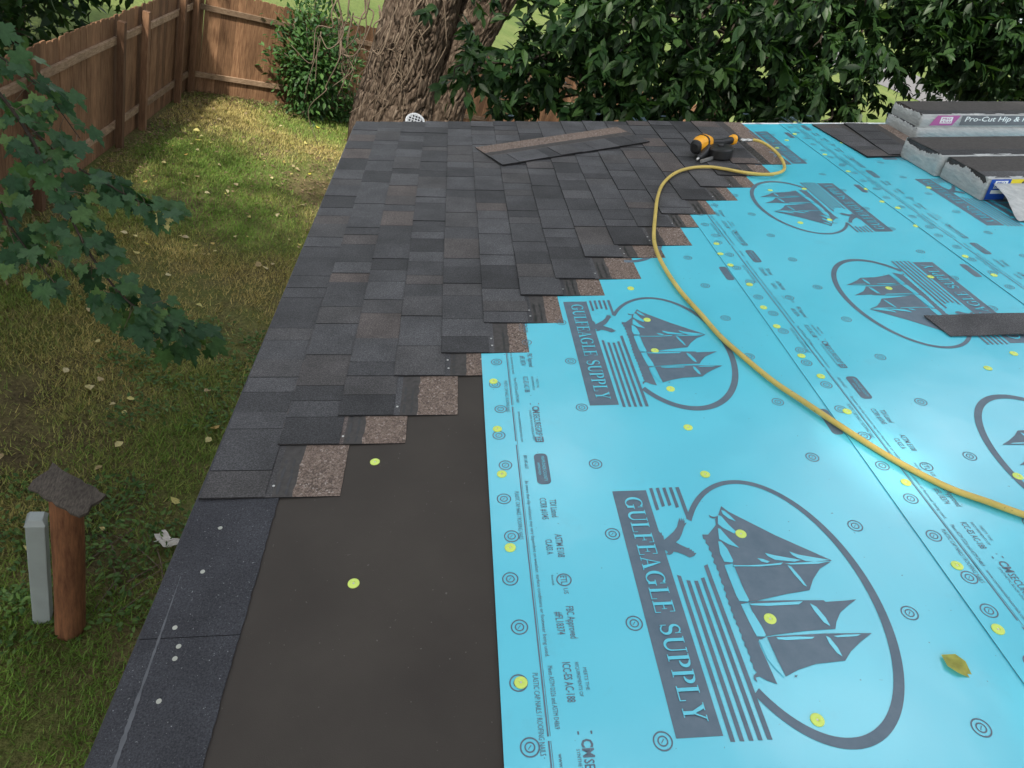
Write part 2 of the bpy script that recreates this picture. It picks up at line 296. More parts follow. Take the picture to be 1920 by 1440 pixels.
# ------------------------------------------------------------------ shingles
EXP, SH = .1429, .337
TEND = [1.218, 1.409, 1.527, 1.715, 1.835, 2.017, 2.206, 2.333, 2.516, 2.630, 2.817, 3.019-.06, 3.130, 3.355-.05, 3.472, 3.658]
TR = T1+.036
TILT = -math.atan2(.0085, SH)
def shingle_mesh(L, seed):
    r = random.Random(seed); n = max(4, int(L/.022)); ys = np.linspace(0, L, n); xs = [0, .172, .222, SH]; V, F, I = [], [], []
    for y in ys:
        j = [r.uniform(-.0010, .0010), 0, r.uniform(-.003, .003), r.uniform(-.0012, .0012)]
        for k, x in enumerate(xs): V.append((x+j[k], y, .003))
        for k in (0, 3): V.append((xs[k]+j[k], y, 0))
    for i in range(n-1):
        k = 6*i
        for q in range(3): F.append((k+q, k+q+1, k+6+q+1, k+6+q)); I.append(q)
        F.append((k+4, k, k+6, k+10)); I.append(3); F.append((k+3, k+5, k+11, k+9)); I.append(2); F.append((k+5, k+4, k+10, k+11)); I.append(2)
    e = 6*(n-1)
    F += [(4, 5, 3, 2, 1, 0), (e, e+1, e+2, e+3, e+5, e+4)]; I += [3, 3]
    return mesh('shingle', V, F, [M_TAB, M_SEALBAND, M_HEAD, M_ASPH], I)
def tab_mesh(w_, seed):
    r = random.Random(seed); n = 6; ys = np.linspace(.0008, w_-.0008, n); V, F = [], []; top = .158+r.uniform(-.004, .004); th = r.choice([.0018, .0030, .0042])
    for y in ys:
        a = r.uniform(-.0012, .0010)
        V += [(a, y, 0), (top, y, 0), (top, y, th*.7), (a+.0006, y, th)]
    for i in range(n-1):
        k = 4*i; F += [(k, k+4, k+5, k+1), (k+1, k+5, k+6, k+2), (k+2, k+6, k+7, k+3), (k+3, k+7, k+4, k)]
    return mesh('tab', V, F+[(0,1,2,3), (4*n-1, 4*n-2, 4*n-3, 4*n-4)], [M_TAB, M_ASPH], [0 if i % 4 == 2 else 1 for i in range(len(F))]+[1, 1])
TABW = [.075, .095, .115, .14, .165, .19]; TABS = {(w_, k): tab_mesh(w_, k*31+i) for i, w_ in enumerate(TABW) for k in range(3)}
def wavy(L, seed, wd):
    r = random.Random(seed); parts, y = [], .004
    while y < L-.01:
        l = min(r.uniform(.018, .05), L-.004-y); n = 5; ys = np.linspace(y, y+l, n); v = []
        for q, yy in enumerate(ys): hw = wd*(.35 if q in (0, n-1) else r.uniform(.8, 1.2)); c = r.uniform(-.0015, .0015); v += [(c-hw, yy, 0), (c+hw, yy, 0)]
        parts.append((v, [(2*i, 2*i+1, 2*i+3, 2*i+2) for i in range(n-1)])); y += l+r.uniform(.004, .012)
    return merge(parts)
def fill_tabs(root, M, L, seed, name='tab'):
    r = random.Random(seed); y = 0
    while y < L-.02:
        w_ = r.choice([x for x in TABW if x <= L-y+.001] or [None])
        if w_ is None: break
        if L-y-w_ < .07: # last piece: fill remaining length
            me = tab_mesh(min(L-y, .26), seed*7+3); link(name, me, M @ Matrix.Translation((0, y, .0031)), root); break
        link(name, TABS[(w_, r.randrange(3))], M @ Matrix.Translation((0, y, .0031)), root); y += w_
for k, te in enumerate(TEND):
    t, first = te, True
    while t < TR-.02:
        L = min(1.0, TR-t)
        if TR-(t+L) < .12: L = TR-t
        M = RM @ Matrix.Translation((k*EXP-(.006 if k == 0 else 0), t, .0092+rnd.uniform(0, .0008))) @ Matrix.Rotation(-TILT, 4, 'Y') @ Matrix.Rotation(rnd.uniform(-.0025, .0025), 4, 'Z')
        sh = part('shingle', shingle_mesh(L-.001, k*50+int(t*10)), M, house)
        fill_tabs(sh, M, L-.001, k*97+int(t*13))
        if first:
            for q, (xx, wd) in enumerate(((.183, .0042), (.205, .0034))):
                if (k+q) % 5 == 4: continue
                v, f = wavy(.135 if k < 15 else .5, k*3+q, wd); part('sealant_line', mesh('sealant_line', v, f, M_TAR), M @ Matrix.Translation((xx, .003, .0036)), sh)
            for q in range(rnd.choice([0, 1, 1, 2])):
                o = link('nail_head', ME_NAIL, M @ Matrix.Translation((.166+rnd.uniform(-.004, .004), .03+.05*q+rnd.uniform(0, .02), .0034)), sh)
        t += L; first = False

# ------------------------------------------------------------------ printed underlayment
def glyph(ch):
    P = []
    def rect(a, b, c, d): P.append([(a, c), (b, c), (b, d), (a, d)])
    def stroke(pts, ws):
        pts = np.asarray(pts, float); T = np.gradient(pts, axis=0); T /= np.linalg.norm(T, axis=1)[:, None]; N = np.c_[-T[:, 1], T[:, 0]]; ws = np.asarray(ws)[:, None]/2
        P.append([tuple(x) for x in np.vstack([pts+N*ws, (pts-N*ws)[::-1]])])
    def arc(cx, cy, rx, ry, a0, a1, n=22): a = np.radians(np.linspace(a0, a1, n)); return np.c_[cx+rx*np.cos(a), cy+ry*np.sin(a)], np.degrees(a)
    th, tn = .17, .055
    if ch == 'G':
        p, a = arc(.46, .5, .38, .47, 48, 318, 34); stroke(p, .05+.13*np.abs(np.cos(np.radians(a)))**1.3); rect(.66, .82, .06, .42); rect(.56, .92, .42, .47); rect(.76, .80, .66, .96); return .95, P
    if ch == 'U':
        p, a = arc(.44, .32, .27, .29, 180, 360, 24); stroke(p, np.linspace(.17, .06, 24)); rect(.085, .255, .32, .96); rect(.68, .74, .32, .96); rect(0, .34, .96, 1); rect(.58, .84, .96, 1); return .84, P
    if ch in 'LFE':
        rect(.09, .26, .04, .96); rect(0, .36, .96, 1) if ch == 'L' else rect(0, .66, .95, 1); rect(0, .36, 0, .045) if ch == 'F' else rect(0, .70, 0, .05)
        if ch != 'L': rect(.62, .66, .74, .95); rect(.26, .50, .48, .53); rect(.47, .505, .38, .63)
        if ch != 'F': rect(.66, .70, .05, .28)
        return .72, P
    if ch == 'A':
        P.append([(.11, .04), (.17, .04), (.43, .86), (.46, 1), (.42, 1)]); P.append([(.60, .04), (.80, .04), (.47, 1), (.43, .86)]); rect(.22, .62, .30, .345); rect(.02, .28, 0, .04); rect(.50, .90, 0, .04); return .90, P
    if ch == 'P':
        rect(.09, .26, .04, .96); rect(0, .38, .96, 1); rect(0, .36, 0, .04); p, a = arc(.34, .73, .26, .225, 92, -92, 26); stroke(p, .05+.12*np.abs(np.cos(np.radians(a)))); return .70, P
    if ch == 'S':
        p1, _ = arc(.34, .735, .215, .22, 30, 250, 18); p2, _ = arc(.34, .265, .235, .23, 70, -150, 18); q = np.vstack([p1, p2]); ww = np.r_[np.linspace(.05, .09, 9), np.linspace(.1, .17, 9), np.linspace(.17, .1, 9), np.linspace(.09, .05, 9)]
        stroke(q, ww); rect(.53, .565, .68, .97); rect(.09, .125, .04, .34); return .66, P
    if ch == 'Y':
        P.append([(.08, .96), (.28, .96), (.50, .46), (.37, .42)]); P.append([(.66, .96), (.73, .96), (.50, .46), (.44, .50)]); rect(.355, .52, .04, .45); rect(0, .36, .96, 1); rect(.56, .84, .96, 1); rect(.24, .64, 0, .04); return .80, P
    return .3, P
def polys_vf(polys, z0, dz=.00003):
    return merge([([(x, y, z0+i*dz) for x, y in p], [tuple(range(len(p)))]) for i, p in enumerate(polys)])
S0L, T0L = 1.25, .886                                        # the traced logo's centre in roof coordinates
A_ = .364583
def tr(pts, o=(1220, 915), k=A_): return [(lambda q: (q[0]-S0L, q[1]-T0L))(rp(o[0]+x*k, o[1]+y*k, .005)) for x, y in pts]
hull = [(265,240),(270,262),(283,268),(282,285),(300,300),(298,318),(315,335),(312,352),(325,365),(322,385),(338,400),(338,418),(352,432),(350,450),(362,468),(362,488),(377,505),(375,525),(388,540),(385,560),(400,580),(398,598),(412,612),(412,632),(425,650),(424,668),(440,685),(438,700),(455,720),(455,738),(468,755),(468,775),(482,795),(482,812),(497,830),(500,850),(512,868),(510,890),(525,905),(528,930),(546,950),(529,965),(530,985),(548,1000),(540,975),(560,970),(600,992),(652,1010),(640,985),(600,895),(565,820),(553,787),(595,766),(545,764),(500,660),(463,598),(505,588),(455,583),(400,455),(379,400),(425,386),(376,383),(347,300),(343,205),(342,150),(331,160),(335,190),(318,212),(295,240)]
dark = [hull,
 [(362,93),(400,122),(640,243),(932,372),(900,386),(840,396),(700,400),(600,405),(424,404),(424,386),(376,383),(347,300),(343,205),(342,150),(350,130)],
 [(430,404),(600,406),(715,400),(925,380),(870,415),(835,470),(818,525),(700,545),(545,580),(504,588),(462,480)],
 [(505,592),(545,581),(700,578),(890,577),(900,586),(1010,578),(1058,572),(1020,600),(975,640),(955,690),(950,725),(800,735),(640,755),(592,764),(530,650)],
 [(598,768),(640,762),(900,748),(1137,746),(1080,790),(1030,840),(1000,888),(850,905),(760,935),(695,970),(645,870)],
 [(298,138),(305,152),(322,158),(345,152),(343,145),(324,150),(312,146)], [(740,960),(748,966),(757,960),(750,972),(756,978),(746,971),(738,976),(743,967)]]
lite = [[(362,115),(380,120),(412,147),(438,173),(400,158),(370,135)], [(346,140),(362,146),(402,192),(438,225),(430,236),(372,207),(345,186)], [(345,209),(357,211),(402,262),(455,309),(402,292),(352,264)],
 [(347,276),(362,278),(392,312),(424,374),(421,385),(378,381),(357,340)], [(418,398),(500,399),(600,394),(680,384),(668,396),(560,405),(430,405)], [(548,362),(580,367),(612,380),(600,387),(570,380)],
 [(587,335),(640,348),(772,371),(740,380),(640,371),(602,352)], [(713,328),(760,344),(922,371),(838,381),(798,377),(758,362),(728,346)], [(690,390),(800,382),(925,377),(860,391),(720,395)],
 [(703,398),(722,405),(770,460),(804,508),(788,501),(738,446)], [(380,398),(400,395),(425,420),(462,492),(506,578),(500,586),(457,583),(440,556),(402,460)], [(463,599),(486,600),(530,648),(574,720),(592,758),(585,766),(546,764),(530,738),(490,658)],
 [(505,597),(620,592),(782,584),(762,600),(600,608),(520,605)], [(818,594),(852,612),(900,668),(924,712),(890,692),(840,632)], [(645,770),(740,765),(842,767),(830,777),(700,784),(655,780)], [(900,761),(922,772),(962,822),(986,868),(958,850),(918,800)], [(940,762),(1000,755),(1082,753),(1060,763),(960,769)],
 [(555,781),(578,783),(612,832),(690,966),(686,975),(640,930),(600,880)]]
eagle = [(600,800),(650,745),(632,690),(633,640),(650,662),(660,650),(668,685),(682,688),(690,735),(720,712),(745,690),(800,640),(835,590),(850,530),(862,485),(872,525),(886,483),(892,525),(908,487),(910,532),(925,505),(918,552),(946,540),(915,590),(890,670),(862,728),(822,764),(880,795),(955,828),(975,825),(980,850),(1000,842),(1005,865),(1028,862),(1022,880),(1056,885),(1030,915),(980,935),(910,900),(840,875),(796,870),(785,890),(750,906),(710,897),(735,880),(722,862),(680,845),(640,850)]
dpoly = [[(x-S0L, y-T0L) for x, y in [(1.009,.583),(1.095,.583),(1.095,1.198),(1.009,1.198)]]]
for i, (lo, hi) in enumerate(((.936,1.128),(.921,1.139),(.918,1.141),(.924,1.134),(.957,1.10))):
    x = 1.1045+i*.0168-S0L; e = .0085 if i < 4 else .0095
    dpoly += [[(x, .572-T0L), (x+e, .571-T0L), (x+e, lo-.004-T0L+.002*i), (x, lo-T0L)], [(x, hi-T0L), (x+e, hi+.003-T0L), (x+e, 1.205-T0L), (x, 1.204-T0L)]]
ang = np.radians(np.linspace(-137, 141, 90)); ring = []
for sgn in (1, -1):
    rr = [((.325-.25+.192*np.cos(a)*(1+sgn*.5*wv/.19)), (.33*np.sin(a)*(1+sgn*.5*wv/.33))) for a, wv in ((a, .0135+.007*(.5-.5*math.sin(a-.3))) for a in ang)]
    ring.append(rr)
dpoly.append(ring[0]+ring[1][::-1]); dpoly += [tr(p) for p in dark]+[tr(eagle, (1130, 890), 1/6)]
v1, f1 = polys_vf(dpoly, .0005); n1 = len(f1)
lp = [tr(p) for p in lite]
x, cap_h = 0, .043
gl = []; adv = 0
for ch in 'GULFEAGLE SUPPLY':
    w_, P = glyph(ch) if ch != ' ' else (.42, []); gl.append((adv, P)); adv += w_+.075
kx = (1.172-.606)/adv
for a, P in gl:
    for p in P: lp.append([(1.033+y*cap_h-S0L, 1.174-(a+x_)*kx-T0L) for x_, y in p])
v2, f2 = polys_vf(lp, .0016, .000012); V, F = merge([(v1, f1), (v2, f2)])
ME_LOGO = mesh('printed_logo', V, F, [M_INK, M_BLUE], [0]*n1+[1]*(len(F)-n1))
def up_faces(me):
    bm = bmesh.new(); bm.from_mesh(me)
    for f in bm.faces:
        if f.normal.z < 0: f.normal_flip()
    bm.to_mesh(me); bm.free(); me.update()
up_faces(ME_LOGO)
FONT = {}
def text_polys(txt, size=1.0, bold=0.0):
    c = bpy.data.curves.new('t', 'FONT'); c.body = txt; c.size = size; c.resolution_u = 2; c.offset = bold; o = bpy.data.objects.new('t', c); col.objects.link(o)
    dg = bpy.context.evaluated_depsgraph_get(); me = o.evaluated_get(dg).to_mesh(); v = np.array([x.co[:] for x in me.vertices]); f = [tuple(p.vertices) for p in me.polygons]
    o.evaluated_get(dg).to_mesh_clear(); bpy.data.objects.remove(o); bpy.data.curves.remove(c); return v, f
def text_on(txt, a, t_start, t_end, h, z=.0005, bold=0.0):
    """print reading towards -t, letter tops towards +s: a = baseline, h = capital height"""
    v, f = text_polys(txt, 1.0, bold); x0_, x1_ = v[:, 0].min(), v[:, 0].max(); hc = .70
    return np.c_[a+v[:, 1]/hc*h, t_start-(v[:, 0]-x0_)/(x1_-x0_)*(t_start-t_end), np.full(len(v), z)], f
def ring_vf(cx, cy, r_, wd, z, n=26):
    a = np.linspace(0, 2*np.pi, n, endpoint=False); v = [(cx+q*np.cos(t), cy+q*np.sin(t), z) for q in (r_-wd/2, r_+wd/2) for t in a]
    return v, [(j, (j+1) % n, n+(j+1) % n, n+j) for j in range(n)]
def target(a, t): return merge([ring_vf(a, t, .0165, .0028, .0005), ring_vf(a, t, .0085, .0026, .0005), ([(a-.003, t-.004, .0005), (a+.003, t+.003, .0005), (a+.002, t+.004, .0005), (a-.004, t-.003, .0005)], [(0,1,2,3)])])
def rrect(a0, a1, t0, t1, r_, z):
    v = []
    for cx, cy, q in ((a1-r_, t1-r_, 0), (a0+r_, t1-r_, 90), (a0+r_, t0+r_, 180), (a1-r_, t0+r_, 270)):
        v += [(cx+r_*math.cos(math.radians(q+i*18)), cy+r_*math.sin(math.radians(q+i*18)), z) for i in range(6)]
    return v, [tuple(range(len(v)))]
D, Lt = [], []
D += [text_on('PLASTIC CAP NAILS / ROOFING NAILS', .064, b, b-.155, .0105) for b in (1.209, .722)]
D += [text_on('Be aware that slip resistance may vary dependent on weather, surface conditions or footwear being used.', .093, 1.245, .754, .0085),
      text_on('Meets ASTM D226 and ASTM D4869', .095, .735, .612, .0095), text_on('www.continentalmaterials.com', .095, 1.529, 1.396, .0085), text_on('800-247-6637', .097, 1.342, 1.290, .0095),
      text_on('TDI Listed', .148, 1.177, 1.119, .016, bold=.01), text_on('CCRR #1045', .124, 1.184, 1.113, .016, bold=.01), text_on('ASTM E108', .148, 1.066, .998, .016, bold=.01), text_on('CLASS A', .124, 1.051, 1.007, .015, bold=.01),
      ring_vf(.153, .936, .0155, .003, .0005), text_on('ETL', .146, .947, .925, .014, bold=.01), text_on('US', .149, .914, .899, .010), text_on('Intertek', .126, .950, .922, .006),
      text_on('FBC Approved', .148, .868, .792, .016, bold=.01), text_on('#FL18374', .123, .856, .802, .016, bold=.01), text_on('MEETS THE', .163, .728, .682, .007), text_on('REQUIREMENTS OF', .149, .740, .670, .007), text_on('ICC-ES AC-188', .124, .741, .660, .016, bold=.01),
      text_on('CM', .139, 1.552, 1.520, .020, bold=.03), text_on('SECUREGRIP', .139, 1.517, 1.420, .018, bold=.012), text_on('SYNTHETIC ROOF UNDERLAYMENT', .128, 1.535, 1.400, .0065)]
D += [([(.134,1.560,.0005),(.137,1.560,.0005),(.137,1.566,.0005),(.134,1.566,.0005)], [(0,1,2,3)]), ([(.158,1.560,.0005),(.161,1.560,.0005),(.161,1.566,.0005),(.158,1.566,.0005)], [(0,1,2,3)])]
D += [([(.0795,.600,.0005),(.0825,.600,.0005),(.0825,1.385,.0005),(.0795,1.385,.0005)], [(0,1,2,3)]), ([(.0795,1.40,.0005),(.0825,1.40,.0005),(.0825,1.552,.0005),(.0795,1.552,.0005)], [(0,1,2,3)]), ([(.0845,.600,.0005),(.0855,.600,.0005),(.0855,1.552,.0005),(.0845,1.552,.0005)], [(0,1,2,3)])]
D += [target(.036 if i % 2 else .047, .583+.1205*i) for i in range(8)]
D += [rrect(.124, .160, 1.231, 1.347, .013, .0005), rrect(.134, .158, 1.393, 1.416, .002, .0005)]
Lt += [text_on('MIAMI-DADE COUNTY', .143, 1.336, 1.242, .0085, .0010), text_on('APPROVED', .131, 1.312, 1.266, .006, .0010), text_on('25', .139, 1.413, 1.396, .014, .0010, .01)]
V1, F1 = merge(D); V2, F2 = merge(Lt); V, F = merge([(V1, F1), (V2, F2)])
ME_MARGIN = mesh('printed_margin_text', V, F, [M_INK, M_BLUE], [0]*len(F1)+[1]*len(F2)); up_faces(ME_MARGIN)
v, f = target(0, 0); ME_TARGET = mesh('printed_nail_mark', v, f, M_INK); up_faces(ME_TARGET)
v, f = rrect(-.016, .016, -.058, .058, .012, .0005); ME_PILL = mesh('printed_pill', v, f, M_INK); up_faces(ME_PILL)
STRIPS = [(.70, 1.10), (1.707, 1.10), (2.722, 1.10), (3.735, 1.10), (4.74, .85)]
UND, UM = [], []
for i, (s0, wd) in enumerate(STRIPS):
    M = RM @ Matrix.Translation((s0, 0, .0062)) @ Matrix.Rotation(math.atan2(.0032, wd), 4, 'Y')
    n = 90; ys = np.linspace(T0, T1-.004, n); V, F, I = [], [], []
    ed = [0.0012*(fbm(np.array([y*2.]), np.array([i*7.]), 5)[0]-.5)*2 for y in ys]
    for y, e in zip(ys, ed): V += [(e, y, 0), (wd, y, 0), (wd, y, -.0012), (e, y, -.0014)]
    for q in range(n-1):
        k = 4*q; F += [(k, k+1, k+5, k+4), (k+1, k+2, k+6, k+5), (k+2, k+3, k+7, k+6), (k+3, k, k+4, k+7)]; I += [0, 0, 0, 1]  # lower edge face takes dark ink to stand for the shadow gap
    F += [(3, 2, 1, 0), (4*n-4, 4*n-3, 4*n-2, 4*n-1)]; I += [0, 0]
    u = part('underlayment_sheet', mesh('underlayment_sheet', V, F, [M_BLUE, M_INK], I), M, house, 'bright blue printed roofing underlayment strip'); UND.append(u); UM.append(M)
def onstrip(i, me, name, a, t, flip=False): return link(name, me, UM[i] @ Matrix.Translation((a, t, 0)) @ (Matrix.Rotation(math.pi, 4, 'Z') if flip else Matrix()), UND[i])
for k in range(-1, 3): onstrip(0, ME_LOGO, 'printed_logo', .55, .886+.965*k)
for c in (3.985, 3.06, 2.137, 1.205, .275): onstrip(1, ME_LOGO, 'printed_logo', .632, c, True)
for c in (4.03, 3.10, 2.17, 1.24): onstrip(2, ME_LOGO, 'printed_logo', .571, c)
for i, offs in ((0, [-.96, 0, .96]), (1, [3.430-1.289, 2.515-1.289, 1.599-1.289, .67-1.289, 4.35-1.289]), (2, [3.493-1.289, 2.557-1.289, 1.62-1.289, 4.42-1.35]), (3, [3.2-1.289, 2.27-1.289, 4.13-1.289])):
    for q in offs: onstrip(i, ME_MARGIN, 'printed_margin_text', 0, q)
for i in range(4):
    for k in range(-1, 18):
        onstrip(i, ME_TARGET, 'printed_nail_mark', .284 if i != 1 else .295, .58+.24*k-(.02 if i else 0)); onstrip(i, ME_TARGET, 'printed_nail_mark', .872, .57+.243*k) if i != 1 else onstrip(i, ME_TARGET, 'printed_nail_mark', .70+.18, .62+.24*k)
    for q in range(5): onstrip(i, ME_PILL, 'printed_pill', 1.0-.012, .52+.925*q-.01*i)
onb = lambda s: max(i for i, (s0, _) in enumerate(STRIPS) if s0 <= s)
px1 = [(892,728),(912,973),(935,1205),(1893,963),(1682,410),(1722,568),(1803,765),(1598,248)]
px6 = [(280,1204),(338,20),(358,72),(410,130),(508,230),(580,348),(648,445),(775,597),(875,702),(1010,883),(1312,1248),(1225,247),(1440,188),(1735,658),(1868,582),(1888,1215),(1617,85),(1765,182)]
px3 = [(790,970),(770,1145),(895,795),(1015,882),(1110,970),(1190,1035),(1270,1070),(1365,1160),(1430,965),(740,690),(985,735),(920,1130),(615,978),(650,760),(700,720)]
pxs = [(600+x*A_, 450+y*A_) for x, y in px1]+[(860+x*A_, 915+y*A_) for x, y in [(265,308),(320,1002),(1452,235),(1602,672),(1845,1192)]]+[(1220+x*A_, 450+y*A_) for x, y in px6]+[(1220+x*A_, 915+y*A_) for x, y in [(1575,400),(1785,728)]]+[(1220+x*A_, y*A_) for x, y in px3]
for px, py in pxs:
    s, t = rp(px, py, .006); i = onb(s); q = UM[i].inverted() @ (RM @ Vector((s, t, 0)))
    link('cap_nail', ME_CAP, UM[i] @ Matrix.Translation((q.x, t, .0006)) @ Matrix.Rotation(rnd.uniform(-.06, .06), 4, 'X') @ Matrix.Rotation(rnd.uniform(0, 6), 4, 'Z'), UND[i])

# ------------------------------------------------------------------ loose shingles and offcut
def place(s, t, h, rot=0, tx=0, ty=0): return RM @ Matrix.Translation((s, t, h)) @ Matrix.Rotation(rot, 4, 'Z') @ Matrix.Rotation(tx, 4, 'X') @ Matrix.Rotation(ty, 4, 'Y')
def loose(label, M, L, seed, lines=True):
    t = thing('loose_shingle', label, 'shingle', M=M); base = part('shingle_base', shingle_mesh(L, seed), M, t); fill_tabs(t, M, L, seed)
    if lines:
        for q, xx in enumerate((.185, .207)): v, f = wavy(L, seed+q, .003); part('sealant_line', mesh('sealant_line', v, f, M_TAR), M @ Matrix.Translation((xx, 0, .0036)), t)
    return t
a, b = np.array(rp(600+970*A_, 845*A_, .02)), np.array(rp(600+1695*A_, 730*A_, .02))
d = b-a; rot = math.atan2(d[1], d[0])                                    # local -y runs along d, local +x points away
loose('loose dark shingle with tan upper half lying askew on the laid shingles', place(a[0], a[1], .019, rot+math.pi/2) @ Matrix.Scale(-1, 4, (1, 0, 0)) if False else place(b[0], b[1], .019, rot+math.pi/2), .98, 411, False)
s2, t2 = rp(1220+1140*A_, 808*A_, .012)
loose('loose dark shingle lying on blue underlayment beside the shingle bundles', place(s2-.03, t2, .010, .06), .66, 412, False)
loose('loose shingle half hidden under the wrapped ridge bundles', place(s2+.11, t2+.03, .0145, -.05), .63, 413, False)
c0 = rp(1220+1410*A_, 450+395*A_, .012); c1 = rp(1220+1540*A_, 450+495*A_, .008)
M = place(c1[0], c1[1], .0085, -.02)
off = thing('shingle_offcut', 'narrow dark shingle offcut lying across the printed ship on blue underlayment', 'shingle', M=M)
n = 24; V, F = [], []
for i in range(n):
    x = i/(n-1)*.95; z = .006*math.sin(x*5.2)**2+.002; y1 = .135+rnd.uniform(-.001, .001)
    sk = -.02*(1-i/(n-1))
    V += [(x+sk*0, 0, z), (x+(c0[0]-c1[0])*1.0*(1 if i == 0 else 0), y1, z+.002), (x+(c0[0]-c1[0])*(1 if i == 0 else 0), y1, z-.0015), (x, 0, z-.0035)]
F = [(4*i+a, 4*i+(a+1) % 4, 4*i+4+(a+1) % 4, 4*i+4+a) for i in range(n-1) for a in range(4)]+[(0,1,2,3), (4*n-1,4*n-2,4*n-3,4*n-4)]
part('strip', mesh('strip', V, F, M_TAB), M, off)

# ------------------------------------------------------------------ wrapped shingle bundles
def bundle(name, label, s0, t0, h0, L, wd, ht, rot, seed, torn=.5, group=None):
    M = place(s0, t0, h0, rot); t = thing(name, label, 'bundle', M=M, group=group); r = random.Random(seed)
    nl = max(4, int(ht/.0085)); V, F = [], []; parts = []
    for q in range(nl):
        z = q*ht/nl; e = r.uniform(-.004, .004); parts.append((boxv(.004+e, L-.004+e, .004+r.uniform(0, .004), wd-.004-r.uniform(0, .004), z+.0008, z+ht/nl-.0006), BOXF))
    v, f = merge(parts); part('shingle_stack', mesh('shingle_stack', v, f, M_TAB), M, t)
    # wrapper: end faces, sides, torn ragged upper rim
    n = 40; V, F = [], []
    path = [(0-.002, y, 0) for y in np.linspace(wd, 0, n)]+[(x, -.002, 1) for x in np.linspace(0, L, 2*n)]+[(L+.002, y, 2) for y in np.linspace(0, wd, n)]+[(x, wd+.002, 3) for x in np.linspace(L, 0, 2*n)]
    path.append(path[0])
    for i, (x, y, sd2) in enumerate(path):
        u = i*.22; top = ht+.002
        if sd2 == 0: top = ht*(1.0-torn*.55*abs(math.sin(y/wd*2.6+seed))) + r.uniform(-.006, .008)
        elif sd2 == 1: top = ht+.0015
        bul = .003*math.sin(u*1.3+seed)+r.uniform(-.0012, .0012)
        nx, ny = ((-1, 0), (0, -1), (1, 0), (0, 1))[sd2]
        V += [(x+nx*.003, y+ny*.003, .001), (x+nx*(.005+bul), y+ny*(.005+bul*.5), top*.5), (x+nx*(.002+bul*.5), y+ny*.002, top)]
        if sd2 == 1: V.append((x, y+.02+.012*r.random(), ht+.003))
        else: V.append((x+nx*.001-nx*.004, y-ny*.004, top+.001))
    for i in range(len(path)-1):
        for k in range(3): F.append((4*i+k, 4*i+4+k, 4*i+5+k, 4*i+1+k))
    part('wrapper', mesh('wrapper', V, F, M_WRAP, smooth=True), M, t)
    return t, M
def flat(name, me_mat, pts, M, parent): return part(name, mesh(name, pts, [tuple(range(len(pts)))], me_mat), M, parent)
def front_rect(name, mat, x0, x1, z0, z1, y, M, parent): return flat(name, mat, [(x0,y,z0),(x1,y,z0),(x1,y,z1),(x0,y,z1)], M, parent)
def front_text(txt, mat, x0, x1, z, h, y, M, parent, bold=.01, shear=0.):
    v, f = text_polys(txt, 1.0, bold); xa, xb = v[:, 0].min(), v[:, 0].max(); P = np.c_[x0+(v[:, 0]-xa)/(xb-xa)*(x1-x0)+shear*v[:, 1]*h, np.full(len(v), y), z+v[:, 1]/.7*h]
    return part('lettering', mesh('lettering', P, f, mat), M, parent)
sA, tA = rp(1620+895*.15625, 180+970*.15625, .008)
bA, MA = bundle('shingle_bundle', 'white wrapped shingle bundle with torn open end behind the yellow labelled one', 3.185, 3.45, .008, 1.0, .33, .105, .02, 3)
bB, MB = bundle('shingle_bundle', 'opened shingle bundle with blue and yellow printed wrapper and torn white end', 3.215, 3.105, .008, 1.0, .33, .105, .015, 5)
lb = front_rect('label', M_BLUEP, .012, .115, .004, .1055, -.0105, MB, bB); front_rect('label', M_YELP, .1155, .98, .034, .1055, -.0105, MB, bB)
front_rect('label_panel', M_INKW, .035, .10, .060, .098, -.0112, MB, bB); front_rect('label_panel', M_INKW, .030, .098, .034, .052, -.0112, MB, bB)
front_text('ATLAS', M_BLUEP, .038, .097, .064, .014, -.0118, MB, bB, .02); front_text('PRO', M_BLUEP, .045, .09, .084, .010, -.0118, MB, bB, .02)
front_text('Castlebrook', M_INKB, .17, .62, .076, .026, -.0112, MB, bB, .012, .2); front_text('Laminated Shingles', M_INKB, .16, .75, .042, .022, -.0112, MB, bB, .012, .2)
bD, MD = bundle('ridge_bundle', 'wrapped ridge shingle bundle underneath the pink labelled one at the roof edge', 3.425, 4.09, .006, .95, .33, .072, -.01, 8, .05)
bC, MC = bundle('ridge_bundle', 'wrapped ridge shingle bundle with pink logo and grey lettering strip, on top', 3.44, 4.10, .080, .93, .32, .072, -.01, 9, .25)
flat('label', M_PINK, [(.055,-.0095,.014),(.20,-.0095,.014),(.235,-.0095,.072),(.09,-.0095,.072)], MC, bC); front_rect('label', M_GREYP, .245, .80, .014, .072, -.0095, MC, bC)
front_rect('label_panel', M_INKW, .115, .19, .026, .064, -.0102, MC, bC); front_text('PRO', M_PINK, .125, .18, .047, .012, -.0108, MC, bC, .02); front_text('ATLAS', M_PINK, .12, .185, .030, .012, -.0108, MC, bC, .02)
front_text('Pro-Cut Hip & Ridge', M_INKW, .27, .76, .038, .028, -.0102, MC, bC, .012, .2)
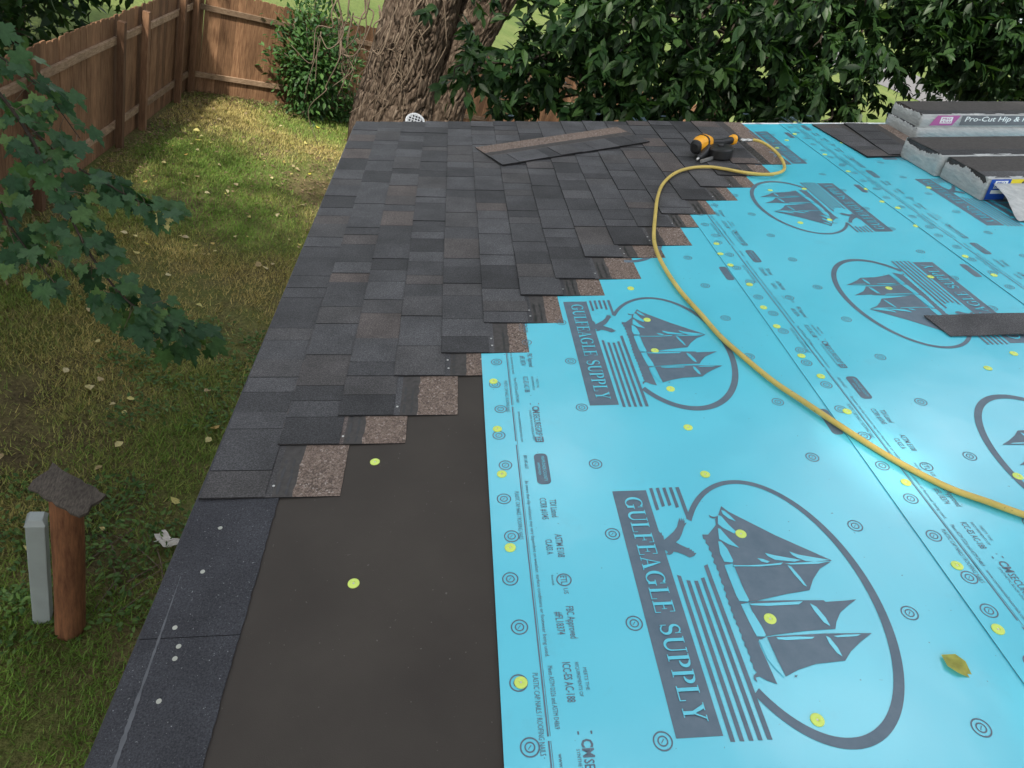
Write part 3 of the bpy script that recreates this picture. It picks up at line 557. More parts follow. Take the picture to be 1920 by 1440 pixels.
for bb, MM, L_, wd_, ht_ in ((bA, MA, 1.0, .33, .105), (bB, MB, 1.0, .33, .105), (bC, MC, .93, .32, .072)):
    v, f = [], []; n = 30
    for i in range(n):
        for j in range(8): v.append((.006+i/(n-1)*(L_-.012)+rnd.uniform(-.0015,.0015), .008+j/7*(wd_-.016), ht_+.0012+.004*vnoise(np.array([i*.45]), np.array([j*.7]), 3+int(MM[1][3]*9))[0]))
    f = [(i*8+j, i*8+8+j, i*8+9+j, i*8+j+1) for i in range(n-1) for j in range(7)]
    part('top_shingle', mesh('top_shingle', v, f, [M_SEALBAND, M_TAB], [1 if j < 2 else 0 for i in range(n-1) for j in range(7)], smooth=True), MM, bb)
# crumpled sheet of wrapper in front of the bundles
M = place(3.235, 3.085, .0075, .03); wv, wf = [], []; n, m = 26, 14
for i in range(n):
    for j in range(m):
        u, q = i/(n-1), j/(m-1); z = .075*(1-q)**1.4+.018*fbm(np.array([u*6.]), np.array([q*4.]), 9)[0]; wv.append((u*.8+.02*math.sin(q*5), -q*.26+.012*math.sin(u*9), z))
wf = [(i*m+j, i*m+j+1, i*m+m+j+1, i*m+m+j) for i in range(n-1) for j in range(m-1)]
tag(link('torn_wrapper', mesh('torn_wrapper', wv, wf, M_WRAP, smooth=True), M), 'torn white plastic wrapper draped down in front of the yellow labelled bundle', 'wrapper')

# ------------------------------------------------------------------ air hose and nail gun
hp = [(1403,263,.062),(1418,263,.060),(1437,271,.05),(1458,288,.034),(1470,308,.024),(1467,321,.024),(1440,327,.026),(1400,324,.026),(1360,317,.026),(1330,313,.026),(1295,315,.026),(1265,325,.026),(1243,345,.026),(1233,370,.026),(1229,400,.026),(1226,440,.026),(1230,467,.026),(1245,500,.017),(1275,545,.0155),(1315,590,.0155),(1350,630,.0155),(1395,670,.0155),(1450,715,.0155),(1510,755,.0155),(1570,795,.0155),(1640,840,.0155),(1700,875,.0155),(1780,915,.0155),(1850,940,.0155),(1920,965,.0155),(2010,992,.0155),(2120,1015,.0155)]
HP = np.array([rw(*rp(x, y, h), h) for x, y, h in hp]); HS = spline(HP, 8)
hose = thing('air_hose', 'yellow rubber air hose looping from the nail gun across the blue underlayment', 'hose', HP[-1]); part('tube', tube('tube', HS, .0083, M_HOSE, 10), None, hose)
e0 = HP[0]; e1 = HP[1]; fd = (e0-e1)/np.linalg.norm(e0-e1)
part('ferrule', tube('ferrule', [e1*.5+e0*.5, e0+fd*.012], .0098, M_STEEL, 12), None, hose); part('coupler', tube('coupler', [e0+fd*.012, e0+fd*.018, e0+fd*.045, e0+fd*.05], [.007, .010, .010, .006], M_STEEL, 12), None, hose)
gs, gt = rp(1335, 283, .04)
fr = RM.inverted() @ Vector(e0+fd*.05); gr = math.atan2(fr.y-(gt-.03), fr.x-gs)
GM = RM @ Matrix.Translation((gs, gt-.01, .0165)) @ Matrix.Rotation(gr, 4, 'Z'); Lg = (Vector((fr.x, fr.y, 0))-Vector((gs, gt-.01, 0))).length
gun = thing('nail_gun', 'yellow and black coil roofing nail gun lying on the shingles', 'nail gun', M=GM)
def loftx(name, secs, mat, seg=16, sq=2.6):
    V, F = [], []
    for x, y, z, ry, rz in secs:
        for k in range(seg):
            a = 2*math.pi*k/seg; c, s = math.cos(a), math.sin(a); V.append((x, y+ry*math.copysign(abs(c)**(2/sq), c), z+rz*math.copysign(abs(s)**(2/sq), s)))
    F = [(i*seg+j, i*seg+(j+1) % seg, (i+1)*seg+(j+1) % seg, (i+1)*seg+j) for i in range(len(secs)-1) for j in range(seg)]+[tuple(range(seg))[::-1], tuple((len(secs)-1)*seg+j for j in range(seg))]
    return mesh(name, V, F, mat, smooth=False)
body = part('body', loftx('body', [(-.105,.045,.055,.018,.020),(-.095,.05,.058,.034,.034),(-.06,.055,.062,.042,.042),(-.01,.055,.064,.044,.044),(.018,.05,.060,.034,.036),(.026,.048,.058,.02,.022)], M_YEL), GM, gun)
part('top_cap', loftx('top_cap', [(-.112,.045,.052,.022,.022),(-.104,.045,.054,.036,.036),(-.097,.047,.056,.038,.038),(-.095,.047,.056,.020,.020)], M_BLK), GM, body)
part('body_band', loftx('body_band', [(-.034,.055,.063,.0455,.0455),(-.028,.055,.063,.0460,.0460),(-.022,.055,.063,.0455,.0455)], M_BLK), GM, body)
v, f = lathe_vf([(.020,0),(.066,.002),(.071,.008),(.071,.050),(.066,.058),(.042,.062),(.012,.062)], 28); mag = part('magazine', mesh('magazine', v, f, M_BLK), GM @ Matrix.Translation((.012,-.040,.001)), gun)
v, f = lathe_vf([(.018,0),(.018,.008),(.012,.012),(.004,.012)], 16); part('magazine_knob', mesh('magazine_knob', v, f, M_BLK), GM @ Matrix.Translation((.012,-.040,.062)), mag)
part('nose', loftx('nose', [(-.150,-.018,.020,.008,.009),(-.140,-.015,.021,.014,.014),(-.10,-.005,.026,.020,.018),(-.06,.005,.034,.024,.022),(-.03,.02,.045,.026,.026)], M_BLK), GM, gun)
part('nose_tip', tube('nose_tip', [(-.172,-.024,.018),(-.145,-.017,.020)], [.006,.008], M_STEEL, 10), GM, gun)
part('guide_rail', mesh('guide_rail', boxv(-.16,-.045,-.05,-.038,.002,.018), BOXF, M_STEEL), GM, gun)
hl = Lg-.012
part('handle', loftx('handle', [(.02,.045,.055,.020,.021),(.05,.035,.055,.018,.018),(.09,.018,.052,.0185,.0185),(hl-.045,.008,.052,.018,.019)], M_BLK), GM, gun)
part('trigger', mesh('trigger', boxv(.028,.040,.004,.020,.040,.052), BOXF, M_BLK), GM, gun)
part('end_cap', loftx('end_cap', [(hl-.045,.008,.052,.019,.020),(hl-.040,.008,.052,.025,.026),(hl-.022,.006,.054,.026,.027),(hl-.018,.006,.054,.018,.018)], M_YEL), GM, gun)
part('air_inlet', loftx('air_inlet', [(hl-.018,.004,.055,.017,.017),(hl-.004,.001,.057,.016,.016),(hl,.0,.058,.010,.010)], M_BLK), GM, gun)

# ------------------------------------------------------------------ leaves
LANCE_V = np.array([(0,0,0),(.28,.20,.035),(.28,-.20,.035),(.58,.19,.03),(.58,-.19,.03),(1,0,-.08),(.30,0,-.01),(.60,0,-.02)]); LANCE_T = np.array([(0,6,1),(0,2,6),(6,7,1),(1,7,3),(6,2,7),(2,4,7),(7,5,3),(7,4,5)])
KITE_V = np.array([(0,0,0),(.42,.27,.03),(1,0,-.06),(.42,-.27,.03)]); KITE_T = np.array([(0,2,1),(0,3,2)])
def maple_tpl():
    half = [(0,.0),(.02,.03),(-.10,.16),(-.06,.26),(-.16,.40),(.03,.36),(.08,.44),(.16,.36),(.24,.48),(.36,.58),(.44,.50),(.55,.55),(.50,.38),(.58,.34),(.46,.20),(.60,.24),(.66,.14),(.78,.18),(.84,.09),(1.0,.0)]
    pts = half+[(x, -y) for x, y in half[-2:0:-1]]; V = [(x, y, .10*abs(y)-.16*max(0, x-.4)**2-.25*max(0, abs(y)-.3)**1.0*.5) for x, y in pts]; V.append((.30, 0, .0)); n = len(pts)
    return np.array(V), np.array([(n, i, (i+1) % n) for i in range(n)])
MAP_V, MAP_T = maple_tpl()
def unit(a): return a/np.maximum(np.linalg.norm(a, axis=-1, keepdims=True), 1e-9)
def leaf_cloud(name, P, D, N, L, tpl, mat, cols):
    tv, tt = tpl; D = unit(D); N = unit(N-D*(N*D).sum(1, keepdims=True)); B = np.cross(N, D); L = np.broadcast_to(L, (len(P),))[:, None, None]
    V = P[:, None]+L*(tv[None, :, 0:1]*D[:, None]+tv[None, :, 1:2]*B[:, None]+tv[None, :, 2:3]*N[:, None])
    T = (tt[None]+(np.arange(len(P))*len(tv))[:, None, None]).reshape(-1, 3)
    return fast_tris(name, V.reshape(-1, 3), T, mat, np.repeat(cols, len(tt), axis=0))
def leaf_matrix(p, d, n, L):
    d = Vector(d).normalized(); n = Vector(n); n = (n-d*n.dot(d)).normalized(); b = n.cross(d); return Matrix(((d.x*L,b.x*L,n.x*L,p[0]),(d.y*L,b.y*L,n.y*L,p[1]),(d.z*L,b.z*L,n.z*L,p[2]),(0,0,0,1)))
def green(n, lo=(.025,.065,.018), hi=(.075,.14,.036)): u = rng.random((n, 1))**1.3; return np.array(lo)*(1-u)+np.array(hi)*u
def ell(n, c, r, shell=.5):
    d = unit(rng.normal(size=(n, 3))); q = (shell+(1-shell)*rng.random((n, 1)))**.6; return np.array(c)+d*np.array(r)*q
ME_LANCE = [fast_tris('leaf', LANCE_V*np.array([1, s, z]), LANCE_T, M_ASH) for s, z in ((1, 1), (.85, 1.8), (1.15, -.5))]

# ------------------------------------------------------------------ fence
def fence(name, label, A, B, inward, posts, hgt=1.78):
    A, B = np.array(A), np.array(B); L = np.linalg.norm(B-A); d = (B-A)/L; ang = math.atan2(d[1], d[0]); side = 1 if (-d[1]*inward[0]+d[0]*inward[1]) > 0 else -1
    M0 = Matrix.Translation((A[0], A[1], G)) @ Matrix.Rotation(ang, 4, 'Z'); t = thing(name, label, 'fence', M=M0)
    pm = []
    for k in range(3):
        w_ = .069+.001*k; pm.append(mesh('picket', [(x, y, z) for y in (-.008, .008) for x, z in ((-w_, -.02), (w_, -.02), (w_, hgt-.025), (w_-.025, hgt), (-w_+.025, hgt), (-w_, hgt-.025))],
            [(0,1,2,3,4,5), (11,10,9,8,7,6)]+[(i, 6+i, 6+(i+1) % 6, (i+1) % 6) for i in range(6)], M_PICKET))
    x = .07
    while x < L: link('picket', rnd.choice(pm), M0 @ Matrix.Translation((x, rnd.uniform(-.003, .003), rnd.uniform(-.02, .012))) @ Matrix.Rotation(rnd.uniform(-.006, .006), 4, 'Y'), t); x += .1405
    for z in (.32, .95 if False else 1.47):
        y0, y1 = sorted((side*.010, side*.050)); x = 0
        while x < L-.1: x2 = min(L, x+2.4); part('rail', box('rail', x+.003, x2-.003, y0, y1, z-.045, z+.045, M_RAIL, .003), M0 @ Matrix.Translation((0, 0, rnd.uniform(-.01, .01))), t); x = x2
    for q in posts: y0, y1 = sorted((side*.052, side*.142)); part('post', box('post', q-.045, q+.045, y0, y1, -.05, hgt-.05, M_POSTW, .004), M0, t)
    return t
LX = -3.58
fence('wood_fence', 'shaded brown cedar fence along the left side of the lawn', (LX, 13.72), (LX, .5), (1, 0), [.06, .80, 2.45, 3.35, 5.7, 8.1, 10.5])
fence('wood_fence', 'sunlit brown cedar fence behind the big tree at the back of the lawn', FA, FB, (0, -1), [2.3, 4.7, 7.1, 9.5, 11.9, 14.3])

# ------------------------------------------------------------------ big double-trunk tree
def trunk_mesh(name, P, R_, seg, nlen, seed, flare=0.):
    P = spline(P, nlen); n = len(P); rr = np.interp(np.linspace(0, 1, n), np.linspace(0, 1, len(R_)), R_); T, N, B = frames(P); a = np.linspace(0, 2*np.pi, seg, endpoint=False)
    s = np.r_[0, np.cumsum(np.linalg.norm(np.diff(P, axis=0), axis=1))]; AA, SS = np.meshgrid(a, s)
    def pn(fx, fy, sd): # periodic in angle
        u = AA/(2*np.pi)*fx; return vnoise(np.mod(u, fx), SS*fy, sd)*(1-AA/(2*np.pi))+vnoise(np.mod(u, fx)-fx+fx, SS*fy, sd)*(AA/(2*np.pi))
    wob = AA*0+SS*.25
    Nn = np.round(2*np.pi*R_[0]/.17); wq = 2.6*(vnoise(np.cos(AA)*2.2+7, np.sin(AA)*2.2+SS*1.6, seed)-.5)+1.5*(vnoise(np.cos(AA)*6+3, np.sin(AA)*6+SS*4.5, seed+5)-.5)
    d1 = np.abs(np.sin(Nn*AA*.5+SS*4.6+wq*1.6)); d2 = np.abs(np.sin(Nn*AA*.5-SS*4.0+wq*2.0+1.)); rid = np.minimum(1, np.minimum(d1, d2)*1.9)**.7; fine = vnoise(np.cos(AA)*rr[:, None]*40, np.sin(AA)*rr[:, None]*40+SS*8, seed+3)
    rad = rr[:, None]*(1+.10*(vnoise(AA*2, SS*.9, seed+9)-.5)+flare*np.exp(-SS*1.4)*(.6+.4*np.cos(AA*5)))+.060*rid+.022*fine-.05
    V = (P[:, None]+rad[..., None]*(np.cos(AA)[..., None]*N[:, None]+np.sin(AA)[..., None]*B[:, None])).reshape(-1, 3)
    i, j = np.meshgrid(np.arange(n-1), np.arange(seg), indexing='ij'); k = (i*seg+j).ravel(); k2 = (i*seg+(j+1) % seg).ravel()
    return fast_tris(name, V, np.vstack([np.c_[k, k2, k2+seg], np.c_[k, k2+seg, k+seg]]), M_BARK, smooth=True)
TY = 11.5
b0 = np.array([.42, TY, G-.15])
tree = thing('cottonwood_tree', 'huge rough barked tree with two leaning trunks behind the far roof edge', 'tree', (b0[0], b0[1], G))
st1 = [b0+[-.05, 0, 0]]+[ay(x, y, TY) for x, y in ((735,237),(752,150),(775,70),(803,-30),(840,-170),(880,-340),(900,-560))]
st2 = [b0+[.45, .35, 0]]+[ay(x, y, TY+.35) for x, y in ((812,237),(840,150),(877,70),(920,-5),(985,-120),(1075,-290),(1130,-480))]
part('trunk', trunk_mesh('trunk', st1, [.66,.63,.56,.53,.50,.44,.36,.28], 150, 34, 11, .12), None, tree); part('trunk', trunk_mesh('trunk', st2, [.55,.42,.38,.36,.34,.30,.25,.2], 110, 30, 23, .2), None, tree)
topp = spline(st1, 4)
for i in range(7):                                                        # upper limbs, above the frame
    a = i*.9; s = (st1 if i % 2 else st2)[6]; d = np.array([math.cos(a), math.sin(a), .75]); P = [s, s+d*1.4, s+d*2.8+[0, 0, .3], s+d*4.2+[0, 0, .2]]; part('limb', tube('limb', spline(P, 4), np.linspace(.16, .03, 13), M_BARK, 8), None, tree)
c0_ = np.array(st1[-1])+[.5, .5, 2.2]; n = 9000
cc = np.vstack([ell(60, c0_, (4.2, 3.6, 2.8), .3)]); P = cc[rng.integers(0, 60, n)]+rng.normal(size=(n, 3))*.55
part('crown', leaf_cloud('crown', P, rng.normal(size=(n, 3))+[0, 0, -.8], rng.normal(size=(n, 3))+[0, 0, 1.], .17*rng.uniform(.7, 1.3, n), (KITE_V, KITE_T), M_LEAF, green(n)), None, tree, kind='stuff')
# dead vines hanging on the trunk
for i in range(26):
    u = rnd.random(); x = 640+rnd.uniform(0, 200); y0_ = rnd.uniform(-60, 110); P = []
    for q in range(7): x += rnd.uniform(-26, 14)*(.4+.2*q); P.append(ay(x, y0_+q*rnd.uniform(18, 34), TY-.62-.12*rnd.random()-.05*math.sin(q)))
    part('dead_vine', tube('dead_vine', spline(P, 5), np.linspace(.013, .005, 31), M_TWIG, 5), None, tree)
for i in range(9):
    x, y = rnd.uniform(600, 700), rnd.uniform(-20, 60); P = []
    for q in range(6): P.append(ay(x, y, TY-.5)); x += rnd.uniform(-10, 9); y += rnd.uniform(14, 32)
    part('dead_vine', tube('dead_vine', spline(P, 5), np.linspace(.010, .004, 26), M_TWIG, 5), None, tree)

# ------------------------------------------------------------------ leafy ash tree beyond the rake edge
ash = thing('ash_tree', 'dense dark green leafy tree hanging low behind the far roof edge', 'tree', (3.4, 7.6, G))
ab = np.array([3.4, 7.6, G-.1])
part('trunk', trunk_mesh('trunk', [ab, ab+[.05, .05, 1.5], ab+[.0, .0, 3.], ab+[.1, -.1, 4.6], ab+[.2, -.1, 6.5]], [.22,.18,.16,.13,.08], 60, 20, 41, .3), None, ash)
# sprays: (photo x, photo y, distance along y, spread in m, count)
sprays = [(905,110,6.2,.13,60),(935,140,5.9,.20,120),(890,120,5.7,.15,80),(1000,110,5.9,.26,200),(1010,190,6.0,.22,150),(1080,60,6.2,.34,320),(1100,130,5.9,.30,320),(1090,215,5.8,.22,240),(1180,30,6.0,.36,360),(1190,110,5.8,.34,360),(1200,200,5.8,.24,220),(1290,60,5.7,.36,380),(1290,150,5.7,.26,220),(1300,215,5.7,.20,160),
          (1380,40,5.8,.38,380),(1370,110,6.2,.25,200),(1440,170,5.9,.26,240),(1460,90,5.9,.36,360),(1450,215,5.8,.18,130),(1540,60,6.0,.38,380),(1540,150,6.0,.28,280),(1560,205,5.9,.20,150),(1620,40,6.2,.36,340),(1600,170,6.3,.20,130),(1700,50,6.4,.42,460),(1890,30,6.0,.36,380),(1860,90,6.2,.3,300),(1800,60,6.4,.42,420),(1890,40,6.4,.42,420),(1760,0,6.4,.42,380),(1860,130,6.8,.34,340),(1910,170,6.8,.30,260),(1790,120,7.2,.26,130),
          (1050,-60,6.2,.5,420),(1250,-80,6.2,.55,460),(1450,-80,6.2,.55,460),(1650,-80,6.4,.55,460),(1850,-60,6.6,.6,500),(1980,60,6.6,.5,420),(2010,180,6.8,.4,300),(1150,60,7.2,.5,380),(1350,40,7.2,.5,330),(1550,40,7.4,.55,380),(1720,-60,7.4,.6,400),(1900,-120,7.2,.7,460)]
PP, DD, NN = [], [], []; front = []
limbs = []
for (px, py, Y, sp, cnt) in sprays:
    c = ay(px, py, Y); cnt = int(cnt*1.7); ntw = max(4, cnt//16)
    limbs.append((c, sp))
    for k in range(ntw):
        d0 = unit(rng.normal(size=3)*[1, .8, .5]+[0, -.25, -.15]); base = c+rng.normal(size=3)*sp*.65; lt = rng.uniform(.16, .34); m = int(round(cnt/ntw))
        u = rng.random(m)*lt; tw = base+d0*u[:, None]+np.c_[np.zeros(m), np.zeros(m), -.9*u**2]
        perp = unit(rng.normal(size=(m, 3))); dd = unit(d0*.7+perp*.8+np.array([0, -.05, -.55])); PP.append(tw); DD.append(dd); NN.append(np.array([0, -.25, 1.])+rng.normal(size=(m, 3))*.45)
PP, DD, NN = np.vstack(PP), np.vstack(DD), np.vstack(NN); LL = rng.uniform(.085, .14, len(PP))
# keep clear of the roof itself
ok = PP[:, 1] > T1+.12; PP, DD, NN, LL = PP[ok], DD[ok], NN[ok], LL[ok]
vd = PP-CAM; dist = np.linalg.norm(vd, axis=1); pc = vd @ CR; pxx = 960+FPX*pc[:, 0]/-pc[:, 2]; pyy = 720-FPX*pc[:, 1]/-pc[:, 2]
vis = (pxx > 860) & (pxx < 1900) & (pyy > 0) & (pyy < 235); order = np.argsort(np.where(vis, dist/LL, 1e9)); sel = np.zeros(len(PP), bool); sel[order[:280]] = True
for i in np.where(sel)[0]: link('leaf', ME_LANCE[i % 3], leaf_matrix(PP[i], DD[i], NN[i], LL[i]*1.1), ash)
part('crown', leaf_cloud('crown', PP[~sel], DD[~sel], NN[~sel], LL[~sel], (LANCE_V, LANCE_T), M_LEAF, green((~sel).sum(), (.008,.025,.008), (.031,.068,.018))), None, ash, kind='stuff')
hub = [ab+[0, 0, 3.0], ab+[.1, -.1, 4.4], ab+[.2, -.1, 5.6]]
for i, (c, sp) in enumerate(limbs):
    h = hub[0 if c[2] < .5 else (1 if c[2] < 1.6 else 2)]; mid = (h+c)/2+[0, .1, .30+.1*(i % 3)]
    part('limb', tube('limb', spline([h, mid, c, c+[rnd.uniform(-.2, .2), -.1, -.12]], 6), np.linspace(.022, .004, 19), M_LIMB, 6), None, ash)
n = 12000; cc = ell(70, ab+[.4, .8, 7.4], (3.6, 2.6, 2.6), .3); P = cc[rng.integers(0, 70, n)]+rng.normal(size=(n, 3))*.45
part('upper_crown', leaf_cloud('upper_crown', P, rng.normal(size=(n, 3))+[0, 0, -.8], rng.normal(size=(n, 3))+[0, 0, 1.], .14*rng.uniform(.7, 1.3, n), (KITE_V, KITE_T), M_LEAF, green(n)), None, ash, kind='stuff')
# bushes beyond: one low hedge-like shrub to the right and trees across the field
def shrub(name, label, base, r, hgt, n, leafL, cat='bush', lo=(.02,.06,.018), hi=(.075,.15,.04), nst=9, group=None, tpl=(LANCE_V, LANCE_T)):
    t = thing(name, label, cat, base, group); base = np.array(base); tips = []
    for i in range(nst):
        a = 2*math.pi*i/nst+rnd.random(); q = rnd.uniform(.25, .95); tip = base+[math.cos(a)*r*q, math.sin(a)*r*q, hgt*(1-.55*q*q)*rnd.uniform(.75, 1.0)]; tips.append(tip)
        part('stem', tube('stem', spline([base+[.05*math.cos(a), .05*math.sin(a), -.05], base*.5+tip*.5+[0, 0, hgt*.12], tip], 6), np.linspace(.025*hgt/1.8, .006, 13), M_TWIG, 6), None, t)
    tips = np.array(tips); k = rng.integers(0, nst, n); u = rng.random((n, 1))**.6; P = (base+[0, 0, .1])*(1-u)+tips[k]*u+rng.normal(size=(n, 3))*r*.23; P[:, 2] = np.maximum(P[:, 2], base[2]+.04)
    out = unit(P-(base+[0, 0, hgt*.4])); D = out+rng.normal(size=(n, 3))*.6+[0, 0, -.2]
    part('foliage', leaf_cloud('foliage', P, D, out*.5+[0, 0, .9]+rng.normal(size=(n, 3))*.35, leafL*rng.uniform(.7, 1.3, n), tpl, M_LEAF, green(n, lo, hi)), None, t, kind='stuff'); return t
bb_ = gp(575, 208); shrub('leafy_bush', 'bright green leafy bush growing against the sunlit cedar fence', (bb_[0], bb_[1]-.3, G), .85, 2.3, 3900, .12, nst=16)
bb_ = gp(652, 222); shrub('leafy_bush', 'small low green bush at the foot of the rough barked tree', (bb_[0]-.1, bb_[1]-.2, G), .45, .55, 700, .09, nst=7)
def far_tree(label, x, y, hgt, r, n, lo, hi, low=.12):
    t = thing('far_tree', label, 'tree', (x, y, G), 'trees across the field'); P = [(x, y, G-.1), (x+.1, y, G+hgt*.3), (x-.1, y+.1, G+hgt*.6), (x, y, G+hgt*.85)]
    part('trunk', tube('trunk', spline(P, 5), np.linspace(hgt*.03, hgt*.008, 16), M_BARK, 8), None, t)
    cc = ell(46, (x, y, G+hgt*(.5+low)), (r, r, hgt*.42), .35); p = cc[rng.integers(0, 46, n)]+rng.normal(size=(n, 3))*r*.16; p[:, 2] = np.maximum(p[:, 2], G+.1)
    part('crown', leaf_cloud('crown', p, rng.normal(size=(n, 3))+[0, 0, -.5], rng.normal(size=(n, 3))+[0, 0, 1.2], hgt*.030*rng.uniform(.7, 1.4, n), (KITE_V, KITE_T), M_LEAF, green(n, lo, hi)), None, t, kind='stuff')
TG = G
for i, (x, y, h_, r_) in enumerate(((52, 100, 11, 6), (66, 104, 12, 6.5), (78, 100, 12, 6.5), (92, 104, 13, 7), (106, 108, 14, 7.5), (36, 118, 12, 6), (120, 112, 14, 8))):
    G = hz(y); far_tree('rounded green tree standing on the slope beyond the pale road', x, y, h_, r_, 3000, (.020,.05,.018), (.07,.115,.04))
G = TG
for x, y, h_, lab in ((-6.3, 13.4, 5.4, 'tall dark leafy tree behind the corner of the shaded fence'), (-6.0, 9.4, 5.4, 'dark leafy tree standing behind the shaded fence, middle of three'), (-5.9, 5.6, 6.0, 'dark leafy tree behind the shaded fence, next to the maple branch')):  # crowns raised and spread to block sky and darken the left side
    t = thing('shade_tree', lab, 'tree', (x, y, G), 'trees behind the left fence'); P = [(x, y, G-.1), (x+.1, y, G+h_*.3), (x-.1, y+.1, G+h_*.6), (x, y, G+h_*.85)]; part('trunk', tube('trunk', spline(P, 5), np.linspace(.2, .05, 16), M_BARK, 10), None, t)
    cc = ell(70, (x+.2, y, G+h_*.52), (2.2, 2.4, h_*.46), .2); n = 9000; p = cc[rng.integers(0, 70, n)]+rng.normal(size=(n, 3))*.36; p[:, 2] = np.maximum(p[:, 2], G+.3); p = p[p[:, 0] < np.where(p[:, 2] < G+3.4, LX-.25, 9)]; n = len(p)
    part('crown', leaf_cloud('crown', p, rng.normal(size=(n, 3))+[0, 0, -.6], rng.normal(size=(n, 3))*.7+[0, 0, 1.], .19*rng.uniform(.7, 1.3, n), (LANCE_V, LANCE_T), M_LEAF, green(n, (.010,.030,.010), (.035,.072,.022))), None, t, kind='stuff')
    for k in range(6): a = k*1.05; q = np.array([x, y, G+h_*(.35+.06*k)]); part('limb', tube('limb', spline([q, q+[math.cos(a)*.9, math.sin(a)*.9, .5], q+[math.cos(a)*1.9, math.sin(a)*1.9, .8]], 4), np.linspace(.07, .02, 9), M_BARK, 6), None, t)
x, y, h_ = 8.4, 7.9, 9.5; t = thing('shade_tree', 'tall dark leafy tree added behind the wrapped ridge bundles to shade the right side', 'tree', (x, y, G))  # added tree, blocks sky light so the right side goes darker
part('trunk', tube('trunk', spline([(x, y, G-.1), (x+.1, y, G+3), (x, y-.1, G+6), (x, y, G+8.5)], 5), np.linspace(.24, .06, 16), M_BARK, 10), None, t)
cc = ell(90, (x-.4, y-.2, G+6.4), (3.4, 2.8, 3.2), .2); n = 14000; p = cc[rng.integers(0, 90, n)]+rng.normal(size=(n, 3))*.42; p = p[(p[:, 1] > T1+.3) | (p[:, 2] > 3.2)]; n = len(p)
part('crown', leaf_cloud('crown', p, rng.normal(size=(n, 3))+[0, 0, -.8], rng.normal(size=(n, 3))*.7+[0, 0, 1.], .15*rng.uniform(.7, 1.3, n), (LANCE_V, LANCE_T), M_LEAF, green(n, (.008,.025,.008), (.030,.064,.018))), None, t, kind='stuff')

# ------------------------------------------------------------------ maple on the left: unseen overhead crown shaped to shade the roof and dapple the fence, and the branch that reaches into view
mx, my = -6.6, -1.8
maple = thing('maple_tree', 'large maple whose leafy branch reaches over the lawn from the left', 'tree', (mx, my, G))
mt = np.array([mx, my, G-.1]); mtop = mt+[.5, .3, 6.2]
part('trunk', trunk_mesh('trunk', [mt, mt+[.1, 0, 2.2], mt+[.3, .2, 4.4], mtop], [.38,.32,.27,.2], 80, 26, 71, .3), None, maple)
for i in range(9):
    a = i*.3-1.3; d = np.array([1.25*math.cos(a), 1.1*math.sin(a), .45]); P = [mtop-[0, 0, 1.2], mtop+d*1.6, mtop+d*3.2, mtop+d*4.6]; part('limb', tube('limb', spline(P, 4), np.linspace(.14, .03, 13), M_BARK, 8), None, maple)
n = 40000; cc = np.vstack([ell(150, (-2.0, -3.4, 6.9), (5.8, 5.0, 2.3), .1), ell(11, (-4.9, 3.2, 6.2), (2.6, 2.4, 1.0), .2)]); P = cc[np.minimum(rng.integers(0, 166, n), rng.integers(0, 300, n)) % 161]+rng.normal(size=(n, 3))*.55
part('crown', leaf_cloud('crown', P, rng.normal(size=(n, 3))+[0, 0, -.6], rng.normal(size=(n, 3))*.7+[0, 0, 1.], .24*rng.uniform(.7, 1.3, n), (KITE_V, KITE_T), M_LEAF, green(n)), None, maple, kind='stuff')
ME_MAP = [fast_tris('leaf', MAP_V*np.array([1, s, z]), MAP_T, M_MAPLE) for s, z in ((1, 1), (.9, 2.2), (1.08, -.6), (.8, 3.0))]; ME_MAPY = fast_tris('leaf', MAP_V*np.array([1, .9, 2]), MAP_T, M_YLEAF)
def bpath(pts): return np.array([ad(x, y, d) for x, y, d in pts])
B1 = bpath([(-160,40,3.6),(-60,110,3.5),(40,230,3.35),(110,360,3.2),(165,470,3.1),(235,560,3.0),(300,600,2.98),(355,622,2.98)]); B2 = bpath([(10,190,3.45),(110,290,3.35),(200,345,3.25),(262,378,3.2),(325,400,3.15)]); B3 = bpath([(-40,330,3.3),(30,440,3.2),(110,540,3.1)]); B4 = bpath([(-80,60,3.6),(20,120,3.5),(90,180,3.5),(150,260,3.45)])
lead = spline([mt+[.3, .2, 4.0], np.array([-4.6, 1.0, 1.9]), np.array([-2.6, 2.4, 1.2]), B1[0]], 8); main = np.vstack([lead[:-1], spline(B1, 6)])
br = part('branch', tube('branch', main, np.r_[np.linspace(.05, .014, len(lead)-1), np.linspace(.008, .0025, len(main)-len(lead)+1)], M_LIMB, 7), None, maple)
for q in (B2, B3, B4): part('twig', tube('twig', spline(q, 6), np.linspace(.005, .002, (len(q)-1)*6+1), M_LIMB, 6), None, br)
def maple_leaves(path, cnt, u0, spread, yellow=()):
    S = spline(path, 12)
    for i in range(cnt):
        u = u0+(1-u0)*(i+rnd.random())/cnt; k = min(len(S)-2, int(u*(len(S)-1))); p0 = S[k]; side = rnd.uniform(-1, 1); out = np.array([rnd.gauss(0, 1), rnd.gauss(0, 1), rnd.gauss(-.2, .6)]); out /= np.linalg.norm(out)
        p1 = p0+out*rnd.uniform(.2, 1.)*spread; tng = unit(S[k+1]-S[k]); dirv = unit(out*.8+tng*.6+np.array([.15, -.15, -.55])); L = rnd.uniform(.050, .092)
        nn = np.array([.05, -.35, .9])+np.array([rnd.gauss(0, .32) for _ in range(3)])
        y = i in yellow
        link('leaf', ME_MAPY if y else ME_MAP[rnd.randrange(4)], leaf_matrix(p1, dirv, nn, L), br)
        if i % 3 == 0: part('petiole', tube('petiole', [p0, (p0+p1)/2+[0, 0, .008], p1], .0013, M_TWIG, 4), None, br)
